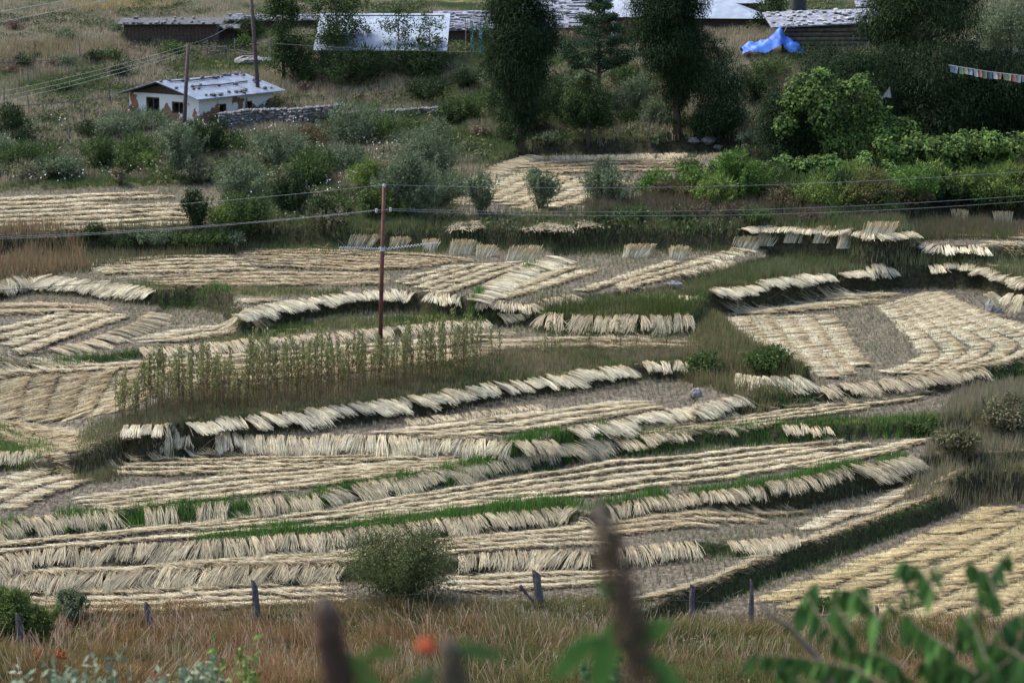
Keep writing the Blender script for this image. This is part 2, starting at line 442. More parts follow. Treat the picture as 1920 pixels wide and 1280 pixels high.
def smoothline(p, n=3):
    p = np.asarray(p, float).copy()
    for _ in range(n): p[1:-1] = (p[:-2] + 2 * p[1:-1] + p[2:]) / 4
    return p
# ------------------------------------------------------------------ cut rice laid in rows
PALE = [(0.58, 0.525, 0.36), (0.65, 0.605, 0.45), (0.47, 0.41, 0.265), (0.70, 0.655, 0.50)]
HEAD = [(0.38, 0.28, 0.14), (0.44, 0.34, 0.18), (0.29, 0.20, 0.10)]
BROWN = [(0.46, 0.40, 0.27), (0.52, 0.46, 0.33), (0.38, 0.32, 0.21)]
YELLOW = [(0.56, 0.46, 0.24), (0.66, 0.58, 0.37), (0.44, 0.38, 0.17), (0.54, 0.41, 0.21)]
GREYP = [(0.49, 0.42, 0.28), (0.41, 0.35, 0.23), (0.57, 0.50, 0.345)]
ORD = ['first', 'second', 'third', 'fourth', 'fifth', 'sixth', 'seventh', 'eighth', 'ninth', 'tenth', 'eleventh', 'twelfth']
def straw_row(line, across, L, dens, tone, head=HEAD, skew=0.0, lift=0.07, flip=False):
    """line (n,2) world centre line; across (n,2) unit; straws lie over the row side by side"""
    seg = np.hypot(*np.diff(line, axis=0).T); tot = seg.sum()
    N = max(12, int(tot * dens * 3.5))
    t = rs.uniform(0, 1, N) * tot
    cum = np.concatenate([[0], np.cumsum(seg)])
    g = lambda A: np.stack([np.interp(t, cum, A[:, 0]), np.interp(t, cum, A[:, 1])], 1)
    c = g(line); a = unit(g(across)); tang = np.stack([-a[:, 1], a[:, 0]], 1)
    s = -1 if flip else 1
    clump = (vn(t, t * 0, 0.5, 3) - 0.5) * 0.5 + (vn(t, t * 0, 3.5, 6) - 0.5) * 0.35
    hid = np.floor(t / 0.38 + rs.normal(0, 0.08, N)).astype(int) % 997
    hq = rs.normal(0, 1, (997, 4))[hid]
    clump = clump + hq[:, 0] * 0.13
    ang = skew + clump + rs.normal(0, 0.12, N) + (rs.uniform(0, 1, N) < 0.06) * rs.normal(0, 0.7, N)
    d = unit(a * s * np.cos(ang)[:, None] + tang * np.sin(ang)[:, None])
    Ls = L * rs.uniform(0.72, 1.12, N)
    c = c + a * (hq[:, 1] * 0.035 * L)[:, None] + a * (rs.normal(0, 0.035 * L, N) + (rs.uniform(0, 1, N) < 0.04) * rs.normal(0, 0.3 * L, N))[:, None] + a * ((vn(t, t * 0, 0.5, 9) - 0.5) * 0.25 * L)[:, None]
    p0 = c - d * (Ls * 0.5)[:, None]; p2 = c + d * (Ls * 0.5)[:, None]
    z0 = ground(p0[:, 0], p0[:, 1]); z2 = ground(p2[:, 0], p2[:, 1]); p1 = (p0 + p2) / 2; z1 = ground(p1[:, 0], p1[:, 1])
    hz = hq[:, 2] * 0.018
    z0 = z0 + hz; z1 = z1 + hz; z2 = z2 + hz; ht = 1 + 0.09 * hq[:, 3]
    ok = np.abs(z0 - z2) < 0.30 * L + 0.05
    if ok.sum() < 10: ok[:] = True
    c, d, p0, p1, p2, z0, z1, z2, t = c[ok], d[ok], p0[ok], p1[ok], p2[ok], z0[ok], z1[ok], z2[ok], t[ok]; N = len(t); ht = ht[ok]
    h = rs.uniform(0, 1, N)
    P0 = np.column_stack([p0, z0 + 0.03 + 0.05 * h]); P1 = np.column_stack([p1, z1 + lift * 0.75 + 0.06 * h]); P2 = np.column_stack([p2, z2 + lift + 0.10 * h])
    D3 = np.column_stack([d, np.zeros(N)]); side = np.cross(D3, [0, 0, 1]); side[:, 2] += rs.uniform(-0.5, 0.5, N); side = unit(side)
    y = c[:, 1].mean(); w = 0.0078 * y / 75
    base = palette(tone, N, 0.22) * ((0.85 + 0.3 * vn(t, t * 0, 0.5, 2)) * ht)[:, None]
    hd = mixc(base, palette(head, N, 0.2) * 0.85, rs.uniform(0.6, 1, N))
    return ribbons(P0, P1, P2, w, w * 1.1, w * 2.0, side, base, mixc(base, hd, np.full(N, 0.22)), hd)
def rows(z, A, B, n, where, tone=PALE, head=HEAD, skew=0.6, L=None, dens=42, trims=None, lift=0.07, flip=False, wid=1.0, side='far'):
    z = lev(z); A = smoothline(resample(A, 60), 4); B = smoothline(resample(B, 60), 4)
    Aw = np.column_stack(at(A[:, 0], A[:, 1], z)); Bw = np.column_stack(at(B[:, 0], B[:, 1], z))
    for i in range(n):
        f = (i + 0.5) / n
        line = Aw * (1 - f) + Bw * f
        ac = (Bw - Aw)
        t = np.gradient(line, axis=0); t = unit(t)
        nr = np.stack([-t[:, 1], t[:, 0]], 1)
        sgn = np.sign((nr * ac).sum(1)); sgn[sgn == 0] = 1
        gap = np.abs((nr * ac).sum(1)) / n
        nr = nr * sgn[:, None]
        s, e = (trims[i] if trims else (0.02 * rnd.random(), 1 - 0.03 * rnd.random()))
        i0, i1 = int(s * 59), max(int(e * 59), int(s * 59) + 3)
        LL = L or float(np.clip(np.median(gap[i0:i1]) * wid / max(0.55, math.cos(abs(skew))), 0.55, 1.9))
        V, Fq, C = straw_row(line[i0:i1 + 1], nr[i0:i1 + 1], LL, dens * (1.0 if LL < 1.3 else 1.25), tone, head, skew, lift, flip)
        o = link('straw_row', mkmesh('straw_row', V, Fq, C), STRAW)
        w = where if n == 1 else f"{where}, {ORD[i]} from the {side} side"
        tag(o, w, 'straw row', 'rows of cut rice straw')
rows(-1.25, [(-40, 1112), (300, 1102), (650, 1090)], [(-40, 1156), (300, 1150), (650, 1132)], 4, 'straw laid along the lowest left field by the fence')
rows(-1.25, [(860, 1082), (1000, 1072), (1130, 1068)], [(850, 1112), (1000, 1106), (1180, 1094)], 3, 'straw laid right of the dark round bush', skew=0.9)
rows(-1.25, [(1200, 1118), (1290, 1095), (1420, 1040), (1579, 985), (1740, 925), (1810, 895)], [(1200, 1134), (1300, 1110), (1420, 1058), (1579, 1003), (1740, 942), (1815, 905)], 1, 'tan straw strip on top of the long diagonal bank', tone=BROWN, L=0.85, dens=70, skew=0.95)
rows(-0.75, [(-40, 1078), (300, 1062), (600, 1040), (850, 1010), (1110, 985)], [(-40, 1086), (300, 1072), (600, 1058), (850, 1040), (1130, 1022)], 4, 'straw laid on the terrace above the bush', trims=[(0, 1), (0.1, 1), (0.25, 1), (0.4, 1)], tone=PALE, L=0.75)
rows(-0.75, [(1120, 982), (1350, 952), (1500, 930)], [(1120, 1008), (1350, 985), (1500, 966)], 3, 'thin straw laid behind the blurred flower spike', tone=GREYP, trims=[(0, 1), (0, 0.8), (0, 0.55)], L=0.85, dens=38)
rows(-1.2, [(1500, 985), (1580, 950)], [(1530, 998), (1600, 965)], 1, 'short straw strip on bare stubble left of the larger strip', skew=0.3)
rows(-1.2, [(1590, 960), (1690, 912)], [(1625, 968), (1715, 920)], 1, 'short straw strip beside the bank top', skew=0.3)
rows(-0.20, [(-40, 1022), (300, 990), (640, 950), (900, 907), (1150, 864), (1400, 842), (1620, 822)], [(-40, 1040), (300, 1014), (640, 988), (900, 952), (1150, 930), (1400, 898), (1735, 832)], 5, 'long pale row on the widest middle terrace', trims=[(0, 0.97), (0.03, 0.92), (0.25, 0.97), (0.42, 0.93), (0.0, 1)], skew=0.7)
rows(-0.20, [(1480, 872), (1600, 850), (1725, 815)], [(1500, 890), (1620, 868), (1735, 835)], 1, 'thick straw patch at the right tip of the middle terrace', L=0.9)
rows(0.40, [(100, 868), (300, 852), (640, 850), (900, 848)], [(70, 884), (300, 893), (640, 880), (840, 872)], 5, 'straw row below the combed straw bank', trims=[(0.05, 1), (0.08, 1), (0.1, 0.9), (0.1, 0.75), (0.2, 0.7)], skew=0.9)
rows(0.40, [(-70, 915), (20, 893), (75, 880)], [(10, 970), (80, 935), (155, 906)], 3, 'short slanting straw strip at the left edge', tone=PALE, skew=0.1, trims=[(0, 0.9), (0, 1), (0.1, 1)])
rows(0.40, [(140, 935), (400, 895), (640, 880), (860, 855)], [(200, 958), (400, 938), (640, 908), (880, 874)], 4, 'matted pale straw beside the dark soil patch', skew=0.8, wid=1.2, dens=50)
rows(0.70, [(1170, 812), (1300, 788), (1500, 762), (1700, 736), (1840, 714)], [(1190, 824), (1400, 804), (1560, 786), (1700, 766), (1800, 752)], 5, 'straw row under the large curved field', trims=[(0, 1), (0, 0.95), (0, 0.85), (0, 0.7), (0, 0.45)], skew=0.8)
rows(1.10, [(700, 812), (950, 780), (1200, 752)], [(800, 824), (1000, 810), (1240, 768)], 3, 'straw row on the small wedge field', skew=0.8)
rows(1.50, [(1360, 597), (1395, 640), (1450, 695), (1480, 718)], [(1565, 594), (1592, 640), (1622, 680), (1634, 705)], 5, 'broad straw strip running away from the viewer', side='left', skew=-0.12, dens=55, wid=1.0, trims=[(0, 0.62), (0, 0.8), (0, 1), (0, 0.97), (0, 0.85)])
rows(1.50, [(1360, 578), (1500, 560), (1680, 547)], [(1360, 596), (1500, 585), (1620, 570)], 2, 'straw row under the dark curved bank', skew=0.8)
rows(1.50, [(1650, 578), (1680, 615), (1715, 655), (1722, 672), (1700, 688), (1650, 703)], [(1750, 544), (1800, 572), (1880, 600), (1985, 632), (2020, 655), (1950, 675), (1860, 690), (1740, 710)], 6, 'curved straw strip in large right field', side='inner', skew=0.15, dens=60, wid=1.05)
rows(3.25, [(200, 490), (330, 478), (430, 480)], [(180, 514), (330, 514), (475, 508)], 5, 'short straw row at the left of the upper field', skew=0.8, tone=PALE)
rows(3.25, [(470, 468), (640, 470), (900, 488)], [(480, 500), (640, 508), (740, 505)], 7, 'brown straw row across the upper field', tone=BROWN, skew=1.0)
rows(3.25, [(240, 520), (480, 512), (700, 515)], [(310, 538), (500, 538), (720, 535)], 4, 'brown straw row at the front of the upper field', tone=BROWN, skew=1.0, dens=36)
rows(3.25, [(735, 530), (790, 512), (840, 500)], [(835, 555), (930, 520), (1030, 490)], 5, 'slanting straw strip in the upper field', side='left', skew=-0.3, dens=50)
rows(2.95, [(890, 556), (980, 526), (1060, 497)], [(950, 562), (1030, 540), (1130, 510)], 2, 'slanting straw strip below the tufted bank', side='left', skew=-0.2)
rows(2.95, [(1075, 548), (1170, 515), (1240, 492)], [(1150, 548), (1270, 520), (1400, 492)], 3, 'slanting straw strip left of the grassy bank', side='left', skew=-0.2, trims=[(0, 1), (0.2, 1), (0.1, 1)])
rows(2.50, [(-40, 620), (50, 603), (110, 590)], [(40, 668), (160, 625), (250, 590)], 4, 'broad straw strip in the far left field', side='left', skew=-0.3, dens=50)
rows(2.50, [(-40, 572), (100, 568), (200, 575)], [(-40, 592), (80, 590), (200, 584)], 2, 'brown straw row at the back of the far left field', tone=BROWN, skew=0.9)
rows(2.30, [(260, 636), (380, 612), (480, 596)], [(300, 646), (430, 628), (560, 606)], 2, 'straw row by the narrow grassy strip', skew=0.7)
rows(1.90, [(-40, 694), (250, 680), (500, 664), (760, 642), (950, 622)], [(-40, 706), (250, 692), (500, 678), (760, 658), (960, 642)], 2, 'pale straw row behind the tall weeds', skew=1.0)
rows(1.90, [(0, 706), (-20, 745)], [(330, 695), (240, 755)], 6, 'golden straw strip left of the tall weeds', tone=BROWN + YELLOW[:2], side='left', skew=0.25, dens=55)
rows(1.90, [(70, 752), (150, 778), (215, 805)], [(-60, 740), (0, 770), (110, 836)], 4, 'golden straw strip in the left corner of the weed field', tone=BROWN + YELLOW[:2], side='right', skew=-0.5, dens=55)
rows(1.90, [(330, 690), (600, 676), (900, 655)], [(330, 725), (600, 705), (900, 672)], 3, 'golden straw row seen through the tall weeds', tone=BROWN + YELLOW[:1], skew=0.9)
rows(1.90, [(930, 640), (1100, 630), (1290, 640)], [(900, 656), (1100, 652), (1290, 656)], 2, 'tan straw row below the grassy knoll', tone=BROWN, skew=1.0)
rows(3.45, [(1735, 428), (1990, 424)], [(1735, 446), (1990, 444)], 3, 'straw row in the far right upper field', tone=BROWN, skew=0.9)
rows(2.70, [(1880, 470), (1990, 465)], [(1850, 505), (1990, 520)], 3, 'straw row in the field at the right edge', tone=BROWN, skew=0.8)
rows(4.40, [(-40, 374), (180, 364), (345, 357)], [(-40, 440), (180, 432), (345, 425)], 8, 'straw row in the far field left of the bushes', skew=0.8, tone=PALE, trims=[(0, 0.8), (0, 0.9), (0, 0.6), (0, 1), (0, 1), (0, 1), (0.1, 1), (0.3, 1)])
rows(4.70, [(960, 308), (1100, 299), (1345, 298)], [(980, 328), (1150, 322), (1350, 322)], 4, 'brown straw row behind the strips below the cypresses', tone=BROWN, skew=0.9)
rows(4.70, [(885, 366), (930, 342), (985, 322)], [(1000, 400), (1110, 375), (1200, 342)], 6, 'slanting straw strip below the cypresses', side='left', skew=-0.3, dens=46)
rows(-1.90, [(1415, 1122), (1555, 1070), (1705, 1018), (1860, 948)], [(1830, 1250), (1990, 1170), (2140, 1090), (2240, 1000)], 8, 'yellow straw strip in the bottom right field', tone=YELLOW, head=[(0.34, 0.25, 0.13), (0.42, 0.32, 0.16)], side='far', skew=0.65, dens=46, wid=0.9, lift=0.06)

# ------------------------------------------------------------------ straw combed over the bank edges
def fringe(z, line, drop, label, tone=GREYP, reach=0.5, skew=0.3, dens=55, gaps=0.12, back=0.25, seed=0, name='straw_fringe', L=None):
    z = lev(z); P = smoothline(resample(line, 80), 2)
    W = np.column_stack(at(P[:, 0], P[:, 1], z))
    seg = np.hypot(*np.diff(W, axis=0).T); cum = np.concatenate([[0], np.cumsum(seg)]); tot = cum[-1]
    N = int(tot * dens * 2.5); t = rs.uniform(0, tot, N); drop *= 0.60; reach *= 1.05
    if gaps and tot > 3.5: t = t[vn(t, t * 0, 1.1, 50 + seed) > gaps]; N = len(t)
    hw_ = 0.42; hid = np.floor(t / hw_ + 0.5 * vn(t, t * 0, 0.7, seed + 9)).astype(int); off = (t / hw_ + 0.5 * vn(t, t * 0, 0.7, seed + 9) - hid - 0.5) * hw_
    hq = rs.normal(0, 1, (hid.max() + 2, 4))[hid]
    t = np.clip(t - off * 0.28, 0, tot)
    c = np.stack([np.interp(t, cum, W[:, 0]), np.interp(t, cum, W[:, 1])], 1)
    tg = unit(np.gradient(W, axis=0)); tg = np.stack([np.interp(t, cum, tg[:, 0]), np.interp(t, cum, tg[:, 1])], 1); tg = unit(tg)
    o = np.stack([tg[:, 1], -tg[:, 0]], 1); o *= np.where(o[:, 1] > 0, -1, 1)[:, None]; tg = np.where(tg[:, :1] < 0, -tg, tg)
    ang = skew + (vn(t, t * 0, 0.6, seed) - 0.5) * 0.8 + (vn(t, t * 0, 2.6, seed + 4) - 0.5) * 0.9 + rs.normal(0, 0.15, N) + (rs.uniform(0, 1, N) < 0.06) * rs.normal(0, 0.5, N)
    ang = ang + hq[:, 0] * 0.20
    k = rs.uniform(0.7, 1.12, N) * (0.75 + 0.5 * vn(t, t * 0, 1.7, seed + 2)) * (1 + 0.14 * hq[:, 1])
    top = c - o * (back * rs.uniform(0.3, 1.2, N))[:, None]
    zt = np.clip(ground(top[:, 0], top[:, 1]), z - 0.15, z + 0.10) + 0.03 + rs.uniform(0, 0.07, N) + np.abs(hq[:, 2]) * 0.03
    run = (reach * k)[:, None]; lat = np.tan(np.clip(ang, -1.1, 1.1)) * drop * k * 0.9 + off * 0.45
    p1 = c + o * run * 0.45 + tg * (lat * 0.5)[:, None]; p2 = c + o * run + tg * lat[:, None]
    z1 = zt - drop * k * 0.35; z2 = zt - drop * k
    z1 = np.maximum(z1, ground(p1[:, 0], p1[:, 1]) + 0.03); z2 = np.maximum(z2, ground(p2[:, 0], p2[:, 1]) + 0.02)
    P0 = np.column_stack([top, zt]); P1 = np.column_stack([p1, z1]); P2 = np.column_stack([p2, z2])
    side = np.cross(unit(P2 - P0), np.column_stack([o, np.full(N, 0.6)])); side += rs.normal(0, 0.25, side.shape); side = unit(side)
    y = c[:, 1].mean(); w = 0.0083 * y / 75
    b = palette(tone, N, 0.28) * (1 + 0.09 * hq[:, 3])[:, None]; hd = mixc(b, palette(HEAD, N, 0.2), rs.uniform(0.3, 0.9, N))
    V, Fq, C = ribbons(P0, P1, P2, w * 1.6, w * 1.1, w, side, hd, b, b * 1.03)
    ob = link(name, mkmesh(name, V, Fq, C), STRAW)
    return tag(ob, label, 'straw fringe' if name == 'straw_fringe' else 'straw bundle', 'straw combed over the terrace edges' if name == 'straw_fringe' else 'straw bundles along the dark bank')
fringe(-1.15 + 0.4, [(-40, 1088), (0, 1085), (300, 1074), (450, 1070), (650, 1062)], 0.55, 'straw fringe over the lowest bank left of the dark bush', skew=-0.7, seed=1)
fringe(-0.75, [(860, 1049), (1000, 1038), (1110, 1040)], 0.55, 'straw fringe over the lowest bank right of the dark bush', skew=-0.5, seed=2)
fringe(-0.75, [(1160, 1034), (1200, 1030), (1310, 1019)], 0.55, 'short straw fringe right of the blurred flower spike', skew=-0.2, seed=3)
fringe(-0.75, [(1365, 1014), (1400, 1012), (1500, 1003)], 0.5, 'sparse straw hanging over the green bank end', skew=0.2, seed=4, gaps=0.55)
fringe(-0.20, [(-40, 1062), (0, 1050), (60, 1037), (200, 1030), (400, 1020), (600, 1005), (700, 992)], 0.6, 'long combed straw fringe on the second bank at left', skew=-0.5, seed=5)
fringe(-0.20, [(700, 992), (850, 977), (1000, 962), (1060, 953), (1075, 958)], 0.6, 'combed straw fringe below the bright green bank grass', skew=0.1, seed=6)
fringe(-0.20, [(1140, 950), (1160, 945), (1250, 935), (1350, 925), (1480, 905), (1590, 882)], 0.42, 'curly straw fringe right of the flower spike tip', tone=BROWN + GREYP, skew=-0.5, seed=7)
fringe(-0.20, [(1600, 880), (1640, 873)], 0.6, 'tiny straw bundle between green tufts', skew=0.6, seed=8)
fringe(-0.20, [(1650, 871), (1720, 858)], 0.7, 'fan of straw at the right tip of the second bank', skew=0.7, seed=9)
fringe(0.40, [(-40, 995), (0, 985), (60, 975), (150, 965), (300, 955), (450, 945), (600, 930)], 0.72, 'straw fringe with dark green tufts at left', skew=0.05, seed=10, gaps=0.2)
fringe(0.40, [(600, 930), (640, 915), (750, 900), (850, 880), (950, 860), (1050, 845), (1140, 828)], 0.72, 'straw fringe with green tufts rising to the right', skew=0.35, seed=11, gaps=0.2)
fringe(0.70, [(1150, 826), (1300, 812), (1440, 802), (1560, 799)], 0.28, 'grey straw fringe below the striped field', tone=BROWN, skew=0.1, seed=12, dens=36, gaps=0.3)
fringe(1.10, [(225, 823), (400, 822), (600, 822), (800, 825), (960, 830)], 0.78, 'long even comb of pale straw under the dark bank', tone=PALE + GREYP, skew=0.05, seed=13, dens=75)
fringe(1.10, [(-40, 852), (0, 848), (100, 842), (160, 838)], 0.5, 'straw fringe at the far left below green grass', skew=-0.4, seed=14)
fringe(1.10, [(1070, 807), (1150, 795), (1220, 780), (1310, 765)], 0.38, 'straw fringe on the edge of the wedge field', tone=PALE, skew=0.5, seed=15)
fringe(1.10, [(760, 792), (900, 778), (1020, 762)], 0.35, 'greyish dry straw along the foot of the dark bank', skew=-0.3, seed=16, dens=40)
fringe(1.50, [(1540, 730), (1700, 713), (1780, 702), (1850, 693)], 0.38, 'grey straw fringe on the front of the large curved field', skew=0.0, seed=17, gaps=0.2)
fringe(1.90, [(1375, 700), (1430, 706), (1500, 704)], 0.6, 'straw fan below the weedy bank', tone=PALE, skew=0.6, seed=18)
fringe(1.50, [(1300, 768), (1350, 756), (1390, 746)], 0.5, 'straw over the bank beside the small rock', tone=PALE, skew=0.3, seed=19)
fringe(2.30, [(260, 655), (400, 645), (600, 630), (750, 615), (915, 600)], 0.55, 'straw fringe behind the tall weeds', skew=0.45, seed=20)
fringe(2.30, [(935, 597), (1000, 592)], 0.5, 'short straw bundle beside a dark hollow', skew=0.5, seed=21)
fringe(2.75, [(1012, 590), (1100, 594), (1200, 596), (1300, 590)], 0.95, 'tall upright straw fringe below the grassy knoll', tone=GREYP + BROWN, skew=-0.3, seed=22, gaps=0.2, reach=0.7, dens=50)
fringe(2.50, [(292, 586), (270, 602), (240, 618), (180, 640), (100, 655)], 0.35, 'straw fringe on the slanting edge of the far left field', skew=0.6, reach=0.8, seed=23)
fringe(3.25, [(-10, 534), (7, 528), (67, 518), (134, 525), (215, 534), (285, 544)], 0.62, 'thick straw bundles over the dark left bank', tone=BROWN + PALE, skew=-0.8, seed=24, dens=90)
fringe(3.25, [(442, 590), (500, 574), (560, 563), (640, 553), (700, 548), (760, 547), (860, 556)], 0.42, 'straw fringe over the dark middle bank', tone=PALE, skew=0.6, seed=25, dens=70)
fringe(3.25, [(60, 508), (150, 498), (240, 487)], 0.2, 'low straw band at the far left of the upper field', tone=PALE, skew=0.7, seed=26)
fringe(3.25, [(380, 462), (420, 455), (462, 458)], 0.35, 'pale straw bundle at the back corner of the upper field', tone=PALE, skew=0.2, seed=27)
fringe(3.25, [(885, 560), (930, 530), (980, 505), (1040, 483)], 0.3, 'straw over the tufted slanting edge', tone=PALE, skew=0.3, reach=0.9, seed=28)
fringe(2.95, [(895, 567), (1000, 570), (1080, 556)], 0.45, 'brownish straw fringe left of the grassy knoll', tone=BROWN, skew=0.1, seed=29)
fringe(2.95, [(1250, 512), (1330, 485), (1420, 462)], 0.25, 'straw over the small bank by the two single sheaves', tone=PALE, reach=0.8, skew=0.2, seed=30)
fringe(4.20, [(1395, 427), (1420, 422), (1560, 431), (1640, 441), (1715, 433)], 0.3, 'tan straw along the top of the far bank', tone=BROWN + PALE, skew=0.6, seed=33)
fringe(2.70, [(1270, 562), (1310, 562)], 0.7, 'single broad straw bundle on the end of the grassy bank', tone=PALE, skew=0.8, seed=34, dens=100)
fringe(2.70, [(1335, 548), (1450, 528), (1560, 513)], 0.42, 'straw fringe along the dark curved bank', tone=PALE, skew=0.4, seed=35, dens=80)
fringe(2.70, [(1577, 511), (1620, 505)], 0.35, 'short straw patch on the dark curved bank', tone=PALE, skew=0.5, seed=36, dens=90)
fringe(2.70, [(1626, 503), (1676, 500)], 0.55, 'funnel shaped straw bundle hanging on the dark curved bank', tone=PALE, skew=0.0, seed=37, dens=90)
fringe(2.70, [(1740, 497), (1800, 497), (1840, 500), (1890, 520), (1930, 530)], 0.35, 'straw over the right end of the dark curved bank', tone=PALE + BROWN, skew=0.5, seed=38, dens=80)
fringe(3.00, [(1825, 474), (1870, 470), (1960, 462)], 0.6, 'thick straw roll at the right edge', tone=PALE, skew=-0.5, seed=39, dens=90)
fringe(2.70, [(1850, 552), (1870, 548)], 1.0, 'upright sheaf left of the blue wrapped stone', tone=PALE + YELLOW, skew=-0.4, seed=40, dens=120)
fringe(2.70, [(1886, 550), (1925, 552)], 0.9, 'upright sheaf right of the blue wrapped stone', tone=PALE + YELLOW, skew=-0.3, seed=41, dens=90)
fringe(4.70, [(850, 385), (870, 350), (930, 315), (990, 296)], 0.25, 'dull straw along the left edge of the small field', tone=BROWN, reach=1.2, skew=0.2, seed=42)
fringe(5.0, [(1000, 292), (1200, 288), (1290, 286)], 0.5, 'dull greenish straw along the back of the small field', tone=BROWN, skew=-0.3, seed=43)
# the line of separate bundles above the dark bank
EL = smoothline(resample([(350, 794), (500, 780), (650, 765), (800, 745), (950, 718), (1050, 705), (1180, 686)], 400), 3)
ew = [230, 262]
NB = 30
for k in range(NB):
    i0 = int(k * 400 / NB); i1 = int((k + 0.86 * rnd.uniform(0.8, 1.1)) * 400 / NB)
    seg = EL[i0:min(i1, 399) + 1]
    fringe(1.90, seg, rnd.uniform(0.34, 0.5), 'pale straw bundle draped over the long dark bank below the tall weeds', tone=PALE, skew=rnd.uniform(0.6, 1.0), reach=0.55, dens=95, seed=100 + k, name='straw_bundle')
fringe(2.0, [(232, 797), (306, 795)], 0.4, 'isolated straw bundle at the left end of the dark bank', tone=PALE, skew=-0.4, dens=95, seed=140, name='straw_bundle')
fringe(1.90, [(1206, 684), (1230, 682)], 0.4, 'small loose straw bundle left of two others on the weedy bank', tone=PALE, skew=0.2, dens=90, seed=141, name='straw_bundle')
fringe(1.90, [(1240, 682), (1258, 681)], 0.4, 'spiky loose straw bundle in the middle of the weedy bank', tone=PALE, skew=-0.3, dens=90, seed=142, name='straw_bundle')
fringe(1.90, [(1266, 680), (1292, 679)], 0.4, 'loose straw bundle at the right of the weedy bank', tone=PALE, skew=-0.9, dens=90, seed=143, name='straw_bundle')

# sheaves leaning against the grassy bank behind the upper field
def sheaf(px, py, wpx, hpx, zf, label, lean=0.15):
    x, y = hit(px, py)[:2]; x, y = float(x), float(y); s = F / y
    W, Hh = wpx / s, hpx / s
    N = int(W * 140) + 30
    u = rs.uniform(-0.5, 0.5, N)
    foot = np.column_stack([u * W, rs.normal(0, 0.08, N), np.zeros(N)])
    hh = Hh * rs.uniform(0.8, 1.08, N)
    top = foot + np.column_stack([lean * W + rs.normal(0, 0.07, N) + u * 0.15, 0.3 + rs.normal(0, 0.08, N), hh])
    mid = (foot + top) / 2 + np.column_stack([np.zeros(N), -0.05 + rs.normal(0, 0.03, N), np.zeros(N)])
    b = palette(PALE, N, 0.2); hd = palette(HEAD, N, 0.2)
    V, Fq, C = ribbons(foot, mid, top, 0.028, 0.028, 0.045, hdir(N) * [1, 0.3, 0] , b, b * 0.9, hd)
    o = link('straw_sheaf', mkmesh('straw_sheaf', V, Fq, C), STRAW, loc=(x, y, float(ground(x, y)) - 0.02))
    tag(o, label, 'straw sheaf', 'sheaves leaning on the far bank')
for a in [(672, 466, 46, 24, 'leftmost sheaf leaning behind the upper field'), (742, 469, 30, 24, 'sheaf just right of the tall red pole'),
          (803, 473, 22, 24, 'narrow sheaf behind the twisted wire end'), (860, 478, 40, 28, 'wide sheaf fourth from the left on the far bank'),
          (905, 482, 30, 22, 'low sheaf between two wider ones on the far bank'), (972, 492, 50, 30, 'widest sheaf nearest the slanting tufted edge'),
          (1188, 485, 48, 26, 'wide sheaf standing alone on the dark bank'), (1268, 488, 26, 26, 'narrow sheaf at the right on the dark bank'), (1392, 470, 52, 26, 'spiky straw leaning on the far bank, leftmost of six right of the single sheaves'), (1440, 468, 56, 26, 'spiky straw leaning on the far bank, second of six'), (1490, 470, 44, 28, 'spiky straw leaning on the far bank, third of six'), (1545, 468, 44, 30, 'slanting straw leaning on the far bank, fourth of six'), (1590, 466, 44, 30, 'slanting straw leaning on the far bank, fifth of six'), (1640, 462, 52, 30, 'slanting straw leaning on the far bank, last of six'),
          (1315, 312, 26, 20, 'small sheaf behind the field below the cypresses', ), (1335, 308, 20, 20, 'smaller sheaf next to a bush below the cypresses')]:
    sheaf(a[0], a[1], a[2], a[3], 3.2 if a[1] > 400 else 4.8, a[4], 0.3)
for a in [(1800, 420, 26, 26, 'straw cone standing in the far right upper field'), (1880, 422, 30, 24, 'wide straw cone at the right edge of the upper field')]:
    sheaf(a[0], a[1], a[2], a[3], 4.25, a[4], 0.0)

# low heaps of straw on the far green bank
for px, py, w, l in [(862, 428, 36, 'small straw heap left on the green bank'), (890, 427, 24, 'tiny straw heap next to the small heap'), (950, 424, 34, 'straw heap in the grass above the sheaves'), (1025, 430, 80, 'long straw heap on the green bank'), (1095, 424, 50, 'straw heap at the right of the long heap')]:
    p = hit(px, py); s = F / p.y; N = int(w * 9)
    a = rs.normal(0, 1, (N, 2)) * [w / s * 0.26, 0.5]
    h = 0.2 * np.exp(-(a[:, 0] / (w / s * 0.4)) ** 2 - (a[:, 1] / 0.7) ** 2)
    c = np.column_stack([a, h + 0.05]); d = unit(hdir(N) * [1, 1, 0] + [0.8, 0, 0]) * 0.28; d[:, 2] = rs.normal(0, 0.05, N)
    b = palette(GREYP + BROWN, N) * 0.8
    V, Fq, C = ribbons(c - d, c + [0, 0, 0.05], c + d, 0.03, 0.03, 0.03, unit(np.cross(d, [0, 0, 1])), b, b, b)
    tag(link('straw_heap', mkmesh('straw_heap', V, Fq, C), STRAW, loc=p), l, 'straw heap', 'straw heaps on the far bank')

fringe(3.45, [(1700, 456), (1760, 461), (1850, 463)], 0.3, 'pale straw strip rising to the corner of the far right field', tone=PALE, skew=0.6, seed=50, reach=1.0)
fringe(1.10, [(962, 830), (1000, 828), (1040, 823)], 0.6, 'straw and grass where the long comb ends', skew=0.4, seed=51, gaps=0.3)
rows(1.6, [(90, 770), (150, 790), (205, 812)], [(20, 800), (80, 822), (120, 838)], 2, 'faded straw strip at the tip of the weed field', tone=BROWN, side='right', skew=-0.5)
